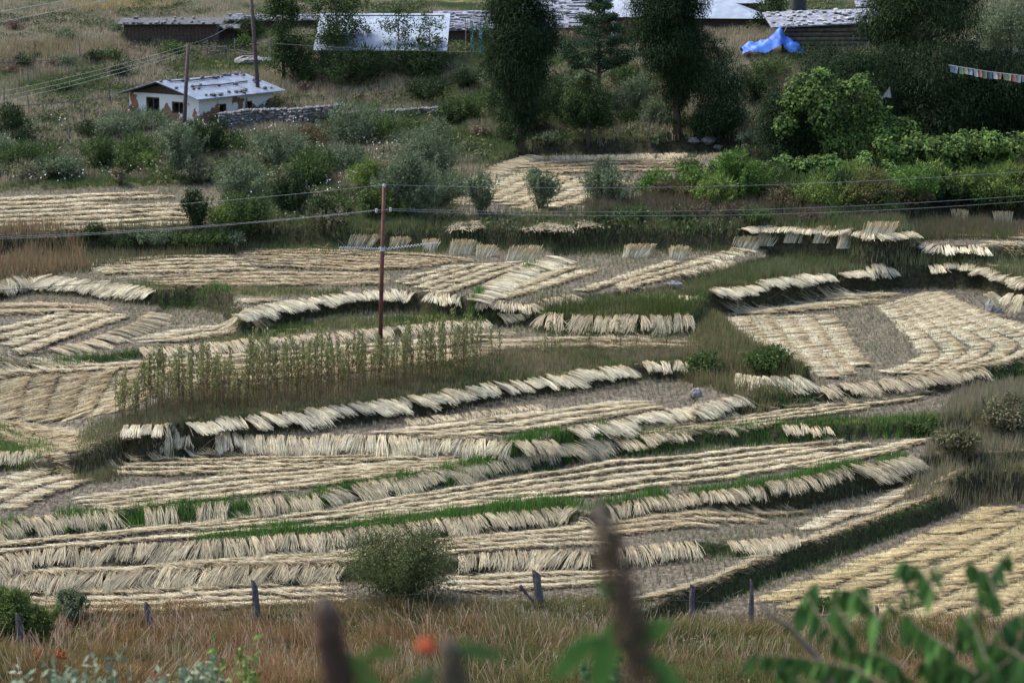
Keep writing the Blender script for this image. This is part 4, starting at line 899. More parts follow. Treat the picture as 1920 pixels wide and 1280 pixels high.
SH = [
 (348, 335, 92, 98, WG, 'grey green round bush around the foot of the left wire pole'),
 (525, 312, 100, 62, WG, 'grey green bush below the dry stone wall'),
 (185, 325, 60, 66, MG, 'dark slim bush left of the left wire pole'),
 (60, 300, 90, 30, DG, 'low dark bush at the far left behind the white flowers'),
 (165, 260, 50, 30, DG, 'small dark bush left of the white house'),
 (250, 305, 120, 45, MG, 'wide low green bush in front of the white house'),
 (585, 275, 70, 36, [(0.12, 0.10, 0.06), (0.17, 0.11, 0.06), (0.07, 0.08, 0.03)], 'rusty brown and green bush behind the stone wall end'),
 (650, 258, 90, 40, DG, 'dark bush above the end of the stone wall'),
 (740, 262, 110, 40, MG, 'low wide bush right of the stone wall'),
 (700, 235, 90, 30, WG, 'pale grey bush on the mound above the wall'),
 (800, 190, 110, 40, DG, 'dark green bush left of the first cypress'),
 (868, 235, 95, 60, MG, 'leafy green bush beside the first cypress'),
 (640, 330, 110, 55, WG, 'feathery bush behind the green thicket'),
 (800, 345, 120, 92, WG, 'large feathery grey green bush between fields'),
 (765, 412, 120, 125, WG, 'tall grey green willow bush left of the small terraced field'),
 (700, 415, 60, 62, MG, 'thin bush right behind the tall red pole'),
 (612, 428, 60, 58, DG, 'dark bush left of the tall red pole'),
 (455, 375, 110, 66, WG, 'pale feathery bush at the corner of the far left field'),
 (368, 440, 52, 80, DG, 'dark round bush at the right end of the far left field'),
 (455, 445, 100, 85, MG, 'large leafy bush with broad leaves beside the far field'),
 (545, 405, 80, 75, DG, 'dark leafy bush in the middle of the thicket'),
 (902, 405, 58, 88, WG, 'slim feathery bush left of two round ones on the field edge'),
 (1013, 396, 66, 82, WG, 'round feathery bush in front of the small terraced field'),
 (1142, 386, 100, 82, WG, 'wide feathery bush next to the bright green one'),
 (1228, 376, 62, 60, BG, 'bright lime green bush on a crooked stem'),
 (1305, 376, 76, 62, BG, 'bright green bush right of the lime green one'),
 (1390, 385, 90, 100, BG, 'taller green bush at the corner of the vine hedge'),
 (1460, 380, 90, 60, MG, 'dark green bush below the vine covered tree'),
 (1545, 400, 110, 62, YG, 'yellow green vine mound in the lower hedge'),
 (1630, 395, 100, 70, [(0.10, 0.11, 0.04), (0.16, 0.12, 0.06), (0.08, 0.12, 0.03)], 'brownish vine mound in the lower hedge'),
 (1715, 390, 100, 72, BG, 'rounded bright vine mound in the lower hedge'),
 (1790, 380, 90, 66, YG, 'pale vine mound left of the last mound'),
 (1880, 395, 120, 78, YG, 'large vine mound at the right edge of the lower hedge'),
 (980, 255, 120, 110, DG, 'dark thicket around the trunk of the first cypress'),
 (1060, 235, 90, 90, DG, 'very dark bush between the two tall cypresses'),
 (1190, 205, 70, 60, WG, 'grey twiggy bush left of the second cypress'),
 (1335, 262, 100, 60, DG, 'dark bush below the second cypress'),
 (1530, 125, 130, 30, DG, 'dark low bush under the blue tarpaulin'),
 (1440, 150, 90, 40, MG, 'green weedy bush on the brown slope'),
 (1650, 150, 120, 50, DG, 'dark bush below the log store'),
 (560, 150, 120, 60, DG, 'dark bush at the foot of the left leafy tree'),
 (660, 165, 150, 70, DG, 'wide dark bush in front of the pale blue roof'),
 (790, 150, 120, 60, DG, 'dark bush right of the pale blue roof'),
 (210, 118, 40, 26, MG, 'small green bush left of the cattle pen'),
 (330, 105, 60, 26, MG, 'small light green bush below the plank shed'),
 (478, 75, 52, 44, DG, 'round dark bush right of the plank shed'),
 (225, 150, 36, 30, DG, 'small dark shrub behind the white house'),
 (120, 175, 60, 24, MG, 'low green bush on the upper left slope'),
 (1885, 230, 90, 90, DG, 'dark bush at the right edge behind the vine hedge'),
 (1225, 240, 60, 50, WG, 'small grey bush between cypress trunks'),
 (1290, 325, 60, 26, MG, 'low bush at the back of the small field'),
 (1320, 710, 60, 46, MG, 'weedy green bush beside the small grey rock'),
 (1440, 700, 90, 45, MG, 'green bush at the tip of the weedy bank'),
 (1800, 850, 90, 45, [(0.16, 0.14, 0.09), (0.11, 0.12, 0.05)], 'brownish feathery bush on the right bank'),
 (1880, 820, 100, 80, [(0.16, 0.14, 0.09), (0.10, 0.12, 0.05), (0.2, 0.17, 0.11)], 'large brownish bush at the right edge of the bank'),
 (1730, 815, 60, 30, MG, 'small green bush at the start of the right bank'),
 (1890, 395, 60, 30, DG, 'low dark bush under the last vine mound'),
]
for a in SH:
    shrub(*a, leaf=0.15 if a[1] < 200 else 0.12)
# the belt of rank growth behind the fields
for k in range(42):
    px = rnd.uniform(-20, 900); py = rnd.uniform(250, 345) if px < 380 else rnd.uniform(250, 440)
    if px > 620 and py > 425: py -= 30
    if 400 < px < 520 and py < 262: continue
    w_ = rnd.uniform(50, 105); shrub(px, py, w_, w_ * rnd.uniform(0.35, 0.7), rnd.choice([WG, WG, MG, YG, DG, [(0.19, 0.17, 0.11), (0.13, 0.14, 0.07)]]), 'one of the rank green bushes in the belt behind the fields', group='belt of rank bushes', n=9, leaf=0.12)
for k in range(26):
    px = rnd.uniform(820, 1420); py = rnd.uniform(150, 282)
    w_ = rnd.uniform(45, 90); shrub(px, py, w_, w_ * rnd.uniform(0.4, 0.75), rnd.choice([DG, MG, DG, WG]), 'one of the dark bushes between the cypress trunks', group='bushes between the cypresses', n=9, leaf=0.13)
for k in range(26):
    px = 1225 + 28 * k; py = rnd.uniform(368, 392)
    w_ = rnd.uniform(70, 120); shrub(px, py, w_, w_ * rnd.uniform(0.4, 0.6), rnd.choice([MG, BG, YG, DG, [(0.12, 0.09, 0.05), (0.09, 0.09, 0.04)]]), 'one of the leafy mounds of the long lower hedge', group='mounds of the lower hedge', n=9, leaf=0.14)
# small tawny hummocks of scrub that all look alike
for k in range(85):
    px = rnd.uniform(-30, 1400); py = rnd.choice([rnd.uniform(60, 175), rnd.uniform(225, 345)])
    if 215 < px < 520 and 120 < py < 235: continue
    if px > 820 and py > 280: continue
    shrub(px, py, rnd.uniform(26, 60), rnd.uniform(14, 30), rnd.choice([WG, DG, MG, [(0.22, 0.18, 0.12), (0.15, 0.13, 0.08)], [(0.19, 0.13, 0.10), (0.13, 0.10, 0.07)]]), 'one of many small scrubby bushes dotted over the slope', group='scrub bushes on the slope', n=6, leaf=0.14)

# ---- cypresses and other trees
def trunk_limbs(root, Hh, r, tips, lean=0.0, mat=BARK):
    tr = MB(); pts = [(0, 0, -0.3), (lean * 0.2, 0, Hh * 0.25), (lean * 0.5, 0.05, Hh * 0.55), (lean, 0, Hh * 0.92)]
    tr.tube(pts, [r * 1.25, r, r * 0.65, r * 0.12], 8)
    t = tr.build('trunk', mat, root, True)
    mb = MB()
    for q in tips:
        q = np.array(q, float); z0 = max(0.15 * Hh, q[2] - 0.28 * np.hypot(q[0], q[1]) - 0.4)
        b = np.array([lean * z0 / Hh, 0, min(z0, Hh * 0.85)])
        mb.tube([b, (b + q) / 2 + [0, 0, -0.08 * np.hypot(q[0], q[1])], q], [r * 0.35, r * 0.22, r * 0.06], 5)
    mb.build('limbs', mat, root)
def weeping(c, rr, N, L, w, cols):
    """drooping strands of scale foliage"""
    k = rs.choice(len(c), N, p=rr ** 2 / (rr ** 2).sum()); d = unit(rs.normal(size=(N, 3)))
    P = c[k] + d * (rr[k] * rs.uniform(0.45, 1.05, N))[:, None]
    o = unit(d * [1, 1, 0] + rs.normal(0, 0.7, (N, 3)) * [1, 1, 0.2])
    LL = L * 0.5 * rs.uniform(0.4, 1.5, N)
    P1 = P + o * (LL * 0.45)[:, None] - np.column_stack([np.zeros(N), np.zeros(N), LL * 0.12])
    P2 = P + o * (LL * 0.65)[:, None] - np.column_stack([np.zeros(N), np.zeros(N), LL * 0.8])
    tone = rs.uniform(0.7, 1.35, len(c))[k][:, None]
    c0 = palette(cols, N, 0.3) * tone
    return ribbons(P, P1, P2, w, w * 1.3, w * 0.4, unit(np.cross(o, [0, 0, 1]) + rs.normal(0, 0.5, (N, 3))), c0, c0, c0 * 1.2)
CY = [(0.017, 0.033, 0.014), (0.024, 0.045, 0.018), (0.013, 0.023, 0.011), (0.034, 0.056, 0.022)]
def weeper(px, py, W_px, H_px, label, prof, name='cypress_tree', N=9000, L=0.9, cols=CY, r=0.22, lean=0.0, cat='tree', p=None, zfrac=(0.0, 1.0), nl=46, seed=0):
    """prof: list of (height fraction, half width fraction)"""
    p = p or hit(px, py); s = F / p.y; W, Hh = W_px / s, H_px / s
    q = np.random.RandomState(int(px) + seed)
    hz = q.uniform(zfrac[0], zfrac[1], nl); hw = np.interp(hz, [a for a, _ in prof], [b for _, b in prof]) * W
    an = q.uniform(0, 6.283, nl); rad = hw * q.uniform(0.35, 0.82, nl)
    c = np.column_stack([np.cos(an) * rad + lean * hz, np.sin(an) * rad, hz * Hh]); rr = np.maximum(hw * q.uniform(0.3, 0.6, nl), 0.3)
    root = empty(name, p); tag(root, label, cat)
    V, Fs, C = merge([weeping(c, rr * 1.0, int(N * 0.6), L * 0.6, 0.05, cols), foliage(c, rr * 1.08, int(N * 3.0), 0.12, cols, shell=0.2, feather=0.5, aspect=0.4)])
    link('crown', mkmesh('crown', V, Fs, C), LEAF, root)
    trunk_limbs(root, Hh, r, c[::3], lean)
    return root
P1 = [(0, 0.03), (0.1, 0.09), (0.2, 0.17), (0.30, 0.26), (0.42, 0.46), (0.6, 0.50), (0.8, 0.40), (0.95, 0.22), (1, 0.05)]
weeper(976, 290, 145, 365, 'tall dark columnar cypress left of the pine', P1, zfrac=(0.06, 1), N=26000, nl=105)
weeper(1270, 262, 150, 350, 'tall dark columnar cypress right of the pine', P1, zfrac=(0.06, 1), N=26000, nl=105, lean=-0.5)
P2 = [(0, 0.05), (0.2, 0.1), (0.4, 0.42), (0.6, 0.5), (0.85, 0.34), (1, 0.08)]
weeper(1103, 280, 90, 140, 'small bushy cypress between the two tall ones', P2, zfrac=(0.35, 1), N=5000, L=0.5, nl=30, cols=MG + CY, r=0.14)
P3 = [(0, 0.35), (0.2, 0.48), (0.5, 0.5), (0.8, 0.36), (1, 0.1)]
weeper(1345, 268, 110, 185, 'greyish drooping tree just right of the second tall cypress', P3, zfrac=(0.15, 1), N=8000, L=0.5, cols=WG[:1] + DG, nl=40)
weeper(1735, 240, 235, 420, 'huge weeping cypress at the top right', [(0, 0.02), (0.3, 0.35), (0.5, 0.5), (0.8, 0.45), (1, 0.2)], zfrac=(0.33, 1), N=20000, L=1.1, nl=90, r=0.35, cols=CY + [(0.05, 0.09, 0.03)])
weeper(1672, 215, 120, 300, 'weeping cypress standing by the log store', P1, zfrac=(0.45, 1), N=9000, L=1.1, nl=50)
weeper(1590, 262, 200, 160, 'dark drooping tree behind the vine covered one', P3, zfrac=(0.1, 1), N=13000, L=0.8, nl=60)
weeper(1750, 268, 190, 185, 'broad dark drooping tree behind the vine hedge', P3, zfrac=(0.1, 1), N=13000, L=0.9, nl=60)
weeper(1870, 262, 150, 170, 'dark drooping tree below the prayer flags', P3, zfrac=(0.1, 1), N=9000, L=0.8, nl=50)
weeper(1478, 312, 140, 150, 'dark drooping tree at the left of the vines', P3, zfrac=(0.15, 1), N=10000, L=0.8, nl=50)
weeper(1890, 160, 130, 190, 'grey green tree in the top right corner', P3, zfrac=(0.25, 1), N=9000, L=0.5, cols=WG, nl=50)
weeper(1560, 240, 150, 150, 'dark drooping tree between the vines and the log store', P3, zfrac=(0.05, 1), N=10000, L=0.8, nl=50, seed=3)
weeper(1660, 258, 160, 170, 'dark drooping tree directly behind the small white flag', P3, zfrac=(0.05, 1), N=12000, L=0.8, nl=60, seed=4)
weeper(1815, 262, 150, 180, 'dark drooping tree behind the middle of the prayer flags', P3, zfrac=(0.05, 1), N=11000, L=0.8, nl=60, seed=5)
weeper(1930, 262, 140, 180, 'dark drooping tree cut by the right edge', P3, zfrac=(0.05, 1), N=8000, L=0.8, nl=50, seed=6)
# pine with layered branches
def pine(px, py, W_px, H_px, label):
    p = hit(px, py); s = F / p.y; W, Hh = W_px / s, H_px / s
    root = empty('pine_tree', p); tag(root, label, 'tree')
    C_, R_ = [], []
    for zf, wf in [(0.42, 0.40), (0.5, 0.5), (0.6, 0.46), (0.7, 0.34), (0.8, 0.26), (0.9, 0.15), (0.98, 0.07)]:
        for k in range(9):
            a = k * 0.7 + zf * 9 + rs.uniform(-0.3, 0.3); q = wf * W * rs.uniform(0.5, 1)
            C_.append((math.cos(a) * q, math.sin(a) * q, zf * Hh + rs.uniform(-0.2, 0.2))); R_.append(0.38 + 0.16 * W * wf)
    c, rr = np.array(C_), np.array(R_)
    V, Fs, C = merge([foliage(c, rr, 20000, 0.13, [(0.026, 0.052, 0.025), (0.038, 0.072, 0.034), (0.02, 0.036, 0.02)], rz=0.55, shell=0.2), sprays(c, rr, 2500, 0.35, 0.04, [(0.06, 0.10, 0.045)], rz=0.6)])
    link('crown', mkmesh('crown', V, Fs, C), LEAF, root)
    trunk_limbs(root, Hh, 0.18, c[::2])
pine(1122, 215, 150, 222, 'dark layered pine between the two tall cypresses')
def leafy(px, py, W_px, H_px, label, cols, N=5000, n=22, leaf=0.17, r=0.12, tall=1.25):
    p = hit(px, py); s = F / p.y; W, Hh = W_px / s, H_px / s
    c, rr = lobes_of(W, Hh, n, base=0.25, seed=int(px)); c[:, 2] = Hh * (0.28 + 0.68 * (c[:, 2] - c[:, 2].min()) / (np.ptp(c[:, 2]) + 1e-6)); rr *= 0.75
    root = empty('leafy_tree', p); tag(root, label, 'tree')
    V, Fs, C = foliage(c, rr, N, leaf, cols, shell=0.1, feather=0.8)
    link('crown', mkmesh('crown', V, Fs, C), LEAF, root)
    trunk_limbs(root, Hh, r, c)
leafy(532, 150, 105, 175, 'loose leafy tree right of the upper wire pole', DG + MG, 8000)
leafy(632, 138, 135, 165, 'loose leafy tree overlapping the left of the pale blue roof', DG + MG, 11000)
leafy(748, 135, 80, 120, 'thin sapling in front of the middle of the pale blue roof', DG + MG, 1900, 14, r=0.06)
leafy(806, 140, 85, 110, 'thin sapling in front of the right of the pale blue roof', DG + MG, 1900, 14, r=0.06)
leafy(1440, 60, 90, 90, 'dark leafy tree left of the black water tank', DG, 3500)
leafy(706, 125, 60, 70, 'smallest sapling beside the pale blue roof', DG + MG, 900, 9, r=0.05)

# tree smothered by a vine, and the vine hedge
def vinecover(name, C_, R_, N, label, cat, p, cols=None, leaf=0.22, stem=True):
    c, rr = np.array(C_, float), np.array(R_, float)
    root = empty(name, p); tag(root, label, cat)
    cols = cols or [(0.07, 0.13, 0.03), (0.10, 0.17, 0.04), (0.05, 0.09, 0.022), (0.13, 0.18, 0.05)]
    k = rs.choice(len(c), N, p=rr ** 2 / (rr ** 2).sum()); d = unit(rs.normal(size=(N, 3)) + [0, -0.3, 0.45])
    P = c[k] + d * (rr[k] * (0.9 + 0.16 * rs.uniform(-1, 1, N)))[:, None]
    P[:, 2] -= 0.3 * (vn(P[:, 0] * 3, P[:, 2] * 3, 1.0, 4)); P += rs.normal(0, 0.07, P.shape)
    keep = vn(P[:, 0] + P[:, 1] * 0.3, P[:, 2], 1.3, 5) > 0.22
    P, d = P[keep], d[keep]; N = len(P)
    V, Fs, C = leaves(P, unit(d + rs.normal(0, 0.4, (N, 3)) + [0, -0.2, 0.5]), leaf * rs.uniform(0.45, 1.1, N), palette(cols, N, 0.35) * (0.55 + 0.8 * vn(P[:, 0], P[:, 2], 1.1, 15))[:, None], 0.85)
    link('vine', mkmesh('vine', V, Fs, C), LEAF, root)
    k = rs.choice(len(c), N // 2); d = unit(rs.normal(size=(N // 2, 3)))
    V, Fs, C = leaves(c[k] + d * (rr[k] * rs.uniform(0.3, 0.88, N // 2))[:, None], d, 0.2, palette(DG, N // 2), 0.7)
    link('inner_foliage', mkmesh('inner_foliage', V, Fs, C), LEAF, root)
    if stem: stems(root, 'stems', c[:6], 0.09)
    return root
p = hit(1590, 318); s = F / p.y
pts = [(1690, 240), (1705, 265), (1680, 300), (1640, 305), (1540, 215), (1600, 310), (1480, 200), (1470, 230), (1700 - 40, 250), (1655, 285), (1500, 165), (1535, 150), (1575, 170), (1610, 160), (1550, 190), (1630, 190), (1600, 215), (1580, 240), (1640, 230), (1600, 270), (1565, 265), (1660, 225), (1520, 180), (1640, 270), (1560, 295)]
vinecover('vine_covered_tree', [((a - 1590) / s, rs.uniform(-0.5, 0.5), (318 - b) / s) for a, b in pts], [rs.uniform(0.7, 1.1) for _ in pts], 9000, 'tree smothered by a bright green climbing vine', 'tree', p)
p = hit(1800, 330); s = F / p.y
C_, R_ = [], []
for k in range(150):
    a = 1650 + 340 * k / 150; C_.append(((a - 1800) / s, rs.uniform(-1.2, 1.6), (330 - rs.uniform(262, 322)) / s)); R_.append(rs.uniform(0.45, 0.75))
vinecover('vine_hedge', C_, R_, 30000, 'long tall hedge covered in green vines at right', 'hedge', p)
p = hit(1480, 345); s = F / p.y
C_, R_ = [], []
for k in range(60):
    a = 1340 + 350 * k / 60; C_.append(((a - 1480) / s, rs.uniform(-0.8, 1.0), (345 - rs.uniform(305, 340)) / s)); R_.append(rs.uniform(0.45, 0.8))
vinecover('vine_hedge', C_, R_, 12000, 'dark low vine tangle below the vine covered tree', 'hedge', p, cols=MG + BG)

# ---- the strip of tall weeds in the middle
def weed_mesh(h, q):
    mb = MB(); mb.tube([(0, 0, 0), (q.normal(0, 0.03), 0, h * 0.5), (q.normal(0, 0.06), 0, h)], [0.012, 0.010, 0.006], 4)
    st = bpy.data.meshes.new('stem'); st.from_pydata(np.vstack(mb.v).tolist(), [], mb.f); st.materials.append(REDSTEM)
    N = 120
    hz = h * (0.35 + 0.67 * q.uniform(0, 1, N) ** 0.75); an = q.uniform(0, 6.28, N); rad = q.uniform(0.01, 0.15, N) * (1.15 - 0.4 * hz / h)
    P = np.column_stack([np.cos(an) * rad, np.sin(an) * rad, hz + rad * 0.6])
    nr = unit(np.column_stack([np.cos(an) * 0.5, np.sin(an) * 0.5 - 0.4, np.full(N, 0.6)]) + q.normal(0, 0.4, (N, 3)))
    t = hz / h
    col = mixc(palette([(0.13, 0.12, 0.05), (0.16, 0.10, 0.06)], N), palette([(0.20, 0.21, 0.085), (0.26, 0.26, 0.12), (0.15, 0.15, 0.06)], N), np.clip(t * 2 - 0.7, 0, 1))
    V, Fs, C = leaves(P, nr, rs.uniform(0.045, 0.095, N), col, 0.5)
    lf = mkmesh('leaves', V, Fs, C); lf.materials.append(LEAF)
    return st, lf
REDSTEM = nmat('reddish stalk', (0.10, 0.06, 0.04), (0.17, 0.11, 0.06), 4, 0.8, 0)
q = np.random.RandomState(5)
protos = [weed_mesh(1.0, q) for _ in range(7)]
def tallweed(px, py, hm, label, group):
    x, y = at(px, py, lev(1.9)); z = float(ground(x, y))
    r_ = empty('tall_weed', (float(x), float(y), z - 0.03), rnd.uniform(0, 6.28)); r_.rotation_euler = (rnd.uniform(-.07, .07), rnd.uniform(-.09, .09), rnd.uniform(0, 6.28)); r_.scale = (rnd.uniform(0.9, 1.35), rnd.uniform(0.9, 1.35), hm)
    tag(r_, label, 'weed plant', group)
    st, lf = rnd.choice(protos)
    for nm, me in (('stem', st), ('leaves', lf)):
        o = bpy.data.objects.new(nm, me); COL.objects.link(o); o.parent = r_
FE = smoothline(resample([(222, 792), (350, 783), (500, 771), (650, 755), (800, 733), (950, 708), (1060, 690)], 100), 2)
for k in range(290):
    u = (k + rnd.random()) / 290
    i = int(u * 80); f = FE[i]
    tallweed(f[0] + rnd.uniform(-8, 8), f[1] - rnd.uniform(-4, 34), rnd.uniform(1.05, 2.65) * (0.7 + 0.35 * float(vn(f[0] / 30, 0, 1.0, 8))) + (0.2 if f[0] > 330 else 0), 'one of the tall leafy green weeds with reddish stalks in the long strip', 'tall weeds in the strip')
for px, py, h_ in [(1020, 690, 1.4), (1035, 680, 1.7), (1048, 688, 1.2), (1105, 672, 1.3), (1165, 665, 1.5), (1195, 660, 1.3), (1250, 660, 1.2), (900, 700, 2.2), (925, 706, 2.0), (940, 700, 1.8)]:
    tallweed(px, py, h_, 'one of the sparse tall weeds at the right end of the strip', 'sparse tall weeds')
tallweed(172, 802, 0.9, 'lone small weed in the golden straw left of the strip', None)

# ---- the foreground
fb = hit(755, 1128); s = F / fb.y
c, rr = lobes_of(225 / s, 150 / s, 16, base=0.05, seed=4)
root = empty('round_bush', fb); tag(root, 'large dark olive twiggy bush in front of the fields', 'shrub')
c[:, 0] *= 1.1
V, Fs, C = merge([foliage(c, rr * 1.1, 15000, 0.075, [(0.06, 0.085, 0.03), (0.09, 0.115, 0.04), (0.12, 0.13, 0.05), (0.04, 0.055, 0.025)], shell=0.1, feather=0.9), shoots(240 / s, 165 / s, 12000, 0.07, [(0.07, 0.10, 0.035), (0.11, 0.13, 0.05)], 60), sprays(c, rr, 1500, 0.7, 0.014, [(0.08, 0.07, 0.04), (0.10, 0.12, 0.05)])])
link('foliage', mkmesh('foliage', V, Fs, C), LEAF, root); stems(root, 'branches', c, 0.03, top_frac=1.1)
fb = hit(25, 1235); s = F / fb.y
for (px, py, w, h, cols, l) in [(35, 1225, 130, 120, [(0.10, 0.15, 0.04), (0.15, 0.19, 0.06)], 'yellow green bush at the left edge by the first fence post'),
    (135, 1165, 60, 60, WG, 'small grey green bush near the left fence posts'), (1540, 1150, 60, 26, MG, 'low green weeds at the lower right fence')]:
    shrub(px, py, w, h, cols, l, leaf=0.06, dens=0.9)

def spike(px, top, w, d, label, col, lean=0.0, name='flower_spike', hgt=0.62, rough=None):
    """a woolly flower spike on a stalk close to the camera; top in picture points, d metres away"""
    dx, dy, dz = ray(px, top); x, z = float(d * dx / dy), float(EYE + d * dz / dy)
    g = float(ground(x, d)); s = F / d; W = w / s
    root = empty(name, (x, d, g)); tag(root, label, 'flower spike')
    T = z - g
    mb = MB(); mb.tube([(lean * T, 0, -0.05), (lean * T * 0.5, 0, T * 0.5), (0, 0, T - 0.02)], [0.006, 0.005, 0.003], 6); mb.build('stalk', REDSTEM, root)
    N = 2600
    f = rs.uniform(0, 1, N) ** 0.85; zz = T - f * hgt
    prof = W * 0.5 * np.interp(f, [0, 0.05, 0.15, 0.3, 0.38, 0.42, 0.5, 0.62, 0.68, 0.75, 0.9, 1], [0.35, 0.8, 0.95, 1.0, 1.15, 0.7, 1.35, 1.5, 0.8, 1.4, 1.5, 0.9])
    an = rs.uniform(0, 6.28, N); rad = prof * rs.uniform(0.4, 1, N)
    P = np.column_stack([np.cos(an) * rad + lean * (T - zz), np.sin(an) * rad, zz])
    V, Fs, C = leaves(P, unit(np.column_stack([np.cos(an), np.sin(an), 0.4 * np.ones(N)])), 0.011, mixc(palette([col], N, 0.3), palette([(0.33, 0.27, 0.22)], N), np.clip(0.5 - f * 6, 0, 0.5) + 0.06), 0.8)
    link('flower_head', mkmesh('flower_head', V, Fs, C), LEAF, root)
    return root, T
SPC = (0.085, 0.055, 0.036)
r1, T1_ = spike(1126, 945, 84, 3.9, 'tall blurred brown flower spike close to the camera', SPC, lean=0.25)
r2, T2_ = spike(606, 1120, 66, 3.6, 'blurred dark flower spike at the bottom left of centre', (0.075, 0.042, 0.030), lean=0.16, hgt=0.35)
r3, T3_ = spike(842, 1200, 60, 3.6, 'blurred flower spike with a red bloom beside it', (0.10, 0.08, 0.05), lean=0.12, hgt=0.3)
def bigleaves(root, T, spec, col, nm='leaf'):
    for (ox, oz, L, w, tilt) in spec:
        mb = MB(); n = 6; V = []; Fq = []
        for i in range(n + 1):
            f = i / n; ww = w * math.sin(math.pi * min(1, f * 0.95 + 0.05)) ** 0.8 * 0.5
            X = ox + math.cos(tilt) * L * f; Z = T + oz + math.sin(tilt) * L * f - 0.25 * L * f * f
            V += [(X - math.sin(tilt) * ww, 0.01 - 0.02 * f, Z + math.cos(tilt) * ww), (X, -0.005, Z), (X + math.sin(tilt) * ww, 0.01 - 0.02 * f, Z - math.cos(tilt) * ww)]
        for i in range(n):
            a = i * 3; Fq += [(a, a + 1, a + 4, a + 3), (a + 1, a + 2, a + 5, a + 4)]
        me = mkmesh(nm, V, np.array(Fq), np.tile(col, (len(V), 1)) * rs.uniform(0.85, 1.15, (len(V), 1)))
        link(nm, me, LEAF, root)
bigleaves(r1, T1_, [(0.02, -0.17, 0.07, 0.03, 1.9), (0.03, -0.2, 0.13, 0.045, -1.9), (0.06, -0.25, 0.10, 0.04, 0.9), (0.07, -0.26, 0.13, 0.04, -0.7), (0.0, -0.23, 0.10, 0.04, 3.7)], (0.08, 0.17, 0.04))
bigleaves(r2, T2_, [(0.02, -0.09, 0.10, 0.04, -0.6), (0.06, -0.1, 0.07, 0.03, 0.5)], (0.10, 0.14, 0.04))
bigleaves(r3, T3_, [(0.0, -0.02, 0.09, 0.03, 0.2), (-0.02, -0.05, 0.10, 0.04, -2.4), (0.01, -0.07, 0.1, 0.035, -0.5)], (0.07, 0.12, 0.04))
dx, dy, dz = ray(800, 1212); d = 3.55
root = empty('red_flower', (float(d * dx / dy), d, float(ground(float(d * dx / dy), d)))); tag(root, 'blurred orange red bloom near the bottom centre', 'flower')
zt = float(EYE + d * dz / dy) - root.location.z
N = 300; dd = unit(rs.normal(size=(N, 3)))
V, Fs, C = leaves(np.array([0, 0, zt]) + dd * [0.017, 0.015, 0.012] * rs.uniform(0.5, 1, (N, 1)), dd, 0.012, palette([(0.48, 0.08, 0.04), (0.55, 0.14, 0.07)], N, 0.15), 0.8)
link('petals', mkmesh('petals', V, Fs, C), LEAF, root)
mb = MB(); mb.tube([(0.03, 0, -0.03), (0.01, 0, zt * 0.5), (0, 0, zt)], [0.004, 0.003, 0.002], 5); mb.build('stalk', REDSTEM, root)

# leafy branches at the bottom right, about ten metres away
GREENBARK = nmat('pinkish young bark', (0.13, 0.09, 0.06), (0.22, 0.15, 0.11), 6, 0.6, 0.1)
def pinnate(root, sps, cols, L=0.082):
    """twigs as picture polylines at a depth, with hanging leaflets on both sides"""
    o = np.array(root.location)
    tw = MB(); parts = []
    for line, d, n, r0 in sps:
        d *= 0.6; r0 *= 0.22; n = int(n * 3.0)
        P = resample(line, 12); dx, dy, dz = ray(P[:, 0], P[:, 1]); dd = d + np.linspace(0, 0.5, 12)
        W = np.column_stack([dd * dx / dy, dd, EYE + dd * dz / dy]) - o
        tw.tube(W, np.linspace(r0, r0 * 0.35, 12), 6)
        for k in range(n):
            f = 0.12 + 0.88 * k / max(1, n - 1); b = np.array([np.interp(f * 11, np.arange(12), W[:, j]) for j in range(3)])
            tdir = W[min(11, int(f * 11) + 1)] - W[max(0, int(f * 11) - 1)]; tdir /= np.linalg.norm(tdir)
            for sgn in (-1, 1):
                LL = L * rnd.uniform(0.65, 1.15)
                sd = np.cross(tdir, [0, 1, 0]) * sgn
                a = sd * 0.35 + tdir * 0.35 + np.array([0, rnd.uniform(-0.6, 0.3), -1.0 + rnd.uniform(-0.2, 0.35)]); a /= np.linalg.norm(a)
                if sgn > 0: a = a + np.array([rnd.uniform(-0.3, 0.5), 0, 0]); a /= np.linalg.norm(a)
                nn = np.cross(a, rs.normal(size=3)); nn /= np.linalg.norm(nn); bb = np.cross(a, nn)
                w = LL * 0.34; q = []
                for i in range(6):
                    g = i / 5; ww = w * 0.5 * (math.sin(math.pi * (g * 0.9 + 0.06)) ** 0.9); c0 = b + a * LL * g + nn * LL * 0.12 * g * g
                    q += [c0 - bb * ww + nn * ww * 0.3, c0, c0 + bb * ww + nn * ww * 0.3]
                Fq = [(i * 3 + e, i * 3 + e + 1, i * 3 + e + 4, i * 3 + e + 3) for i in range(5) for e in (0, 1)]
                cc = np.array(cols[rnd.randrange(len(cols))]) * rnd.uniform(0.75, 1.3)
                parts.append((np.array(q), np.array(Fq), np.tile(cc, (18, 1))))
    tw.build('branches', GREENBARK, root)
    V, Fs, C = merge(parts)
    link('leaves', mkmesh('leaves', V, Fs, C), LEAF, root)
x0, y0 = float(at(1700, 1280, 17.9)[0]), 10.8
root = empty('young_tree', (1.06, 6.5, float(ground(1.06, 6.5)))); tag(root, 'leafy young tree with hanging leaflets at the bottom right', 'tree')
GC = [(0.055, 0.13, 0.035), (0.08, 0.17, 0.045), (0.04, 0.09, 0.03), (0.10, 0.20, 0.055)]
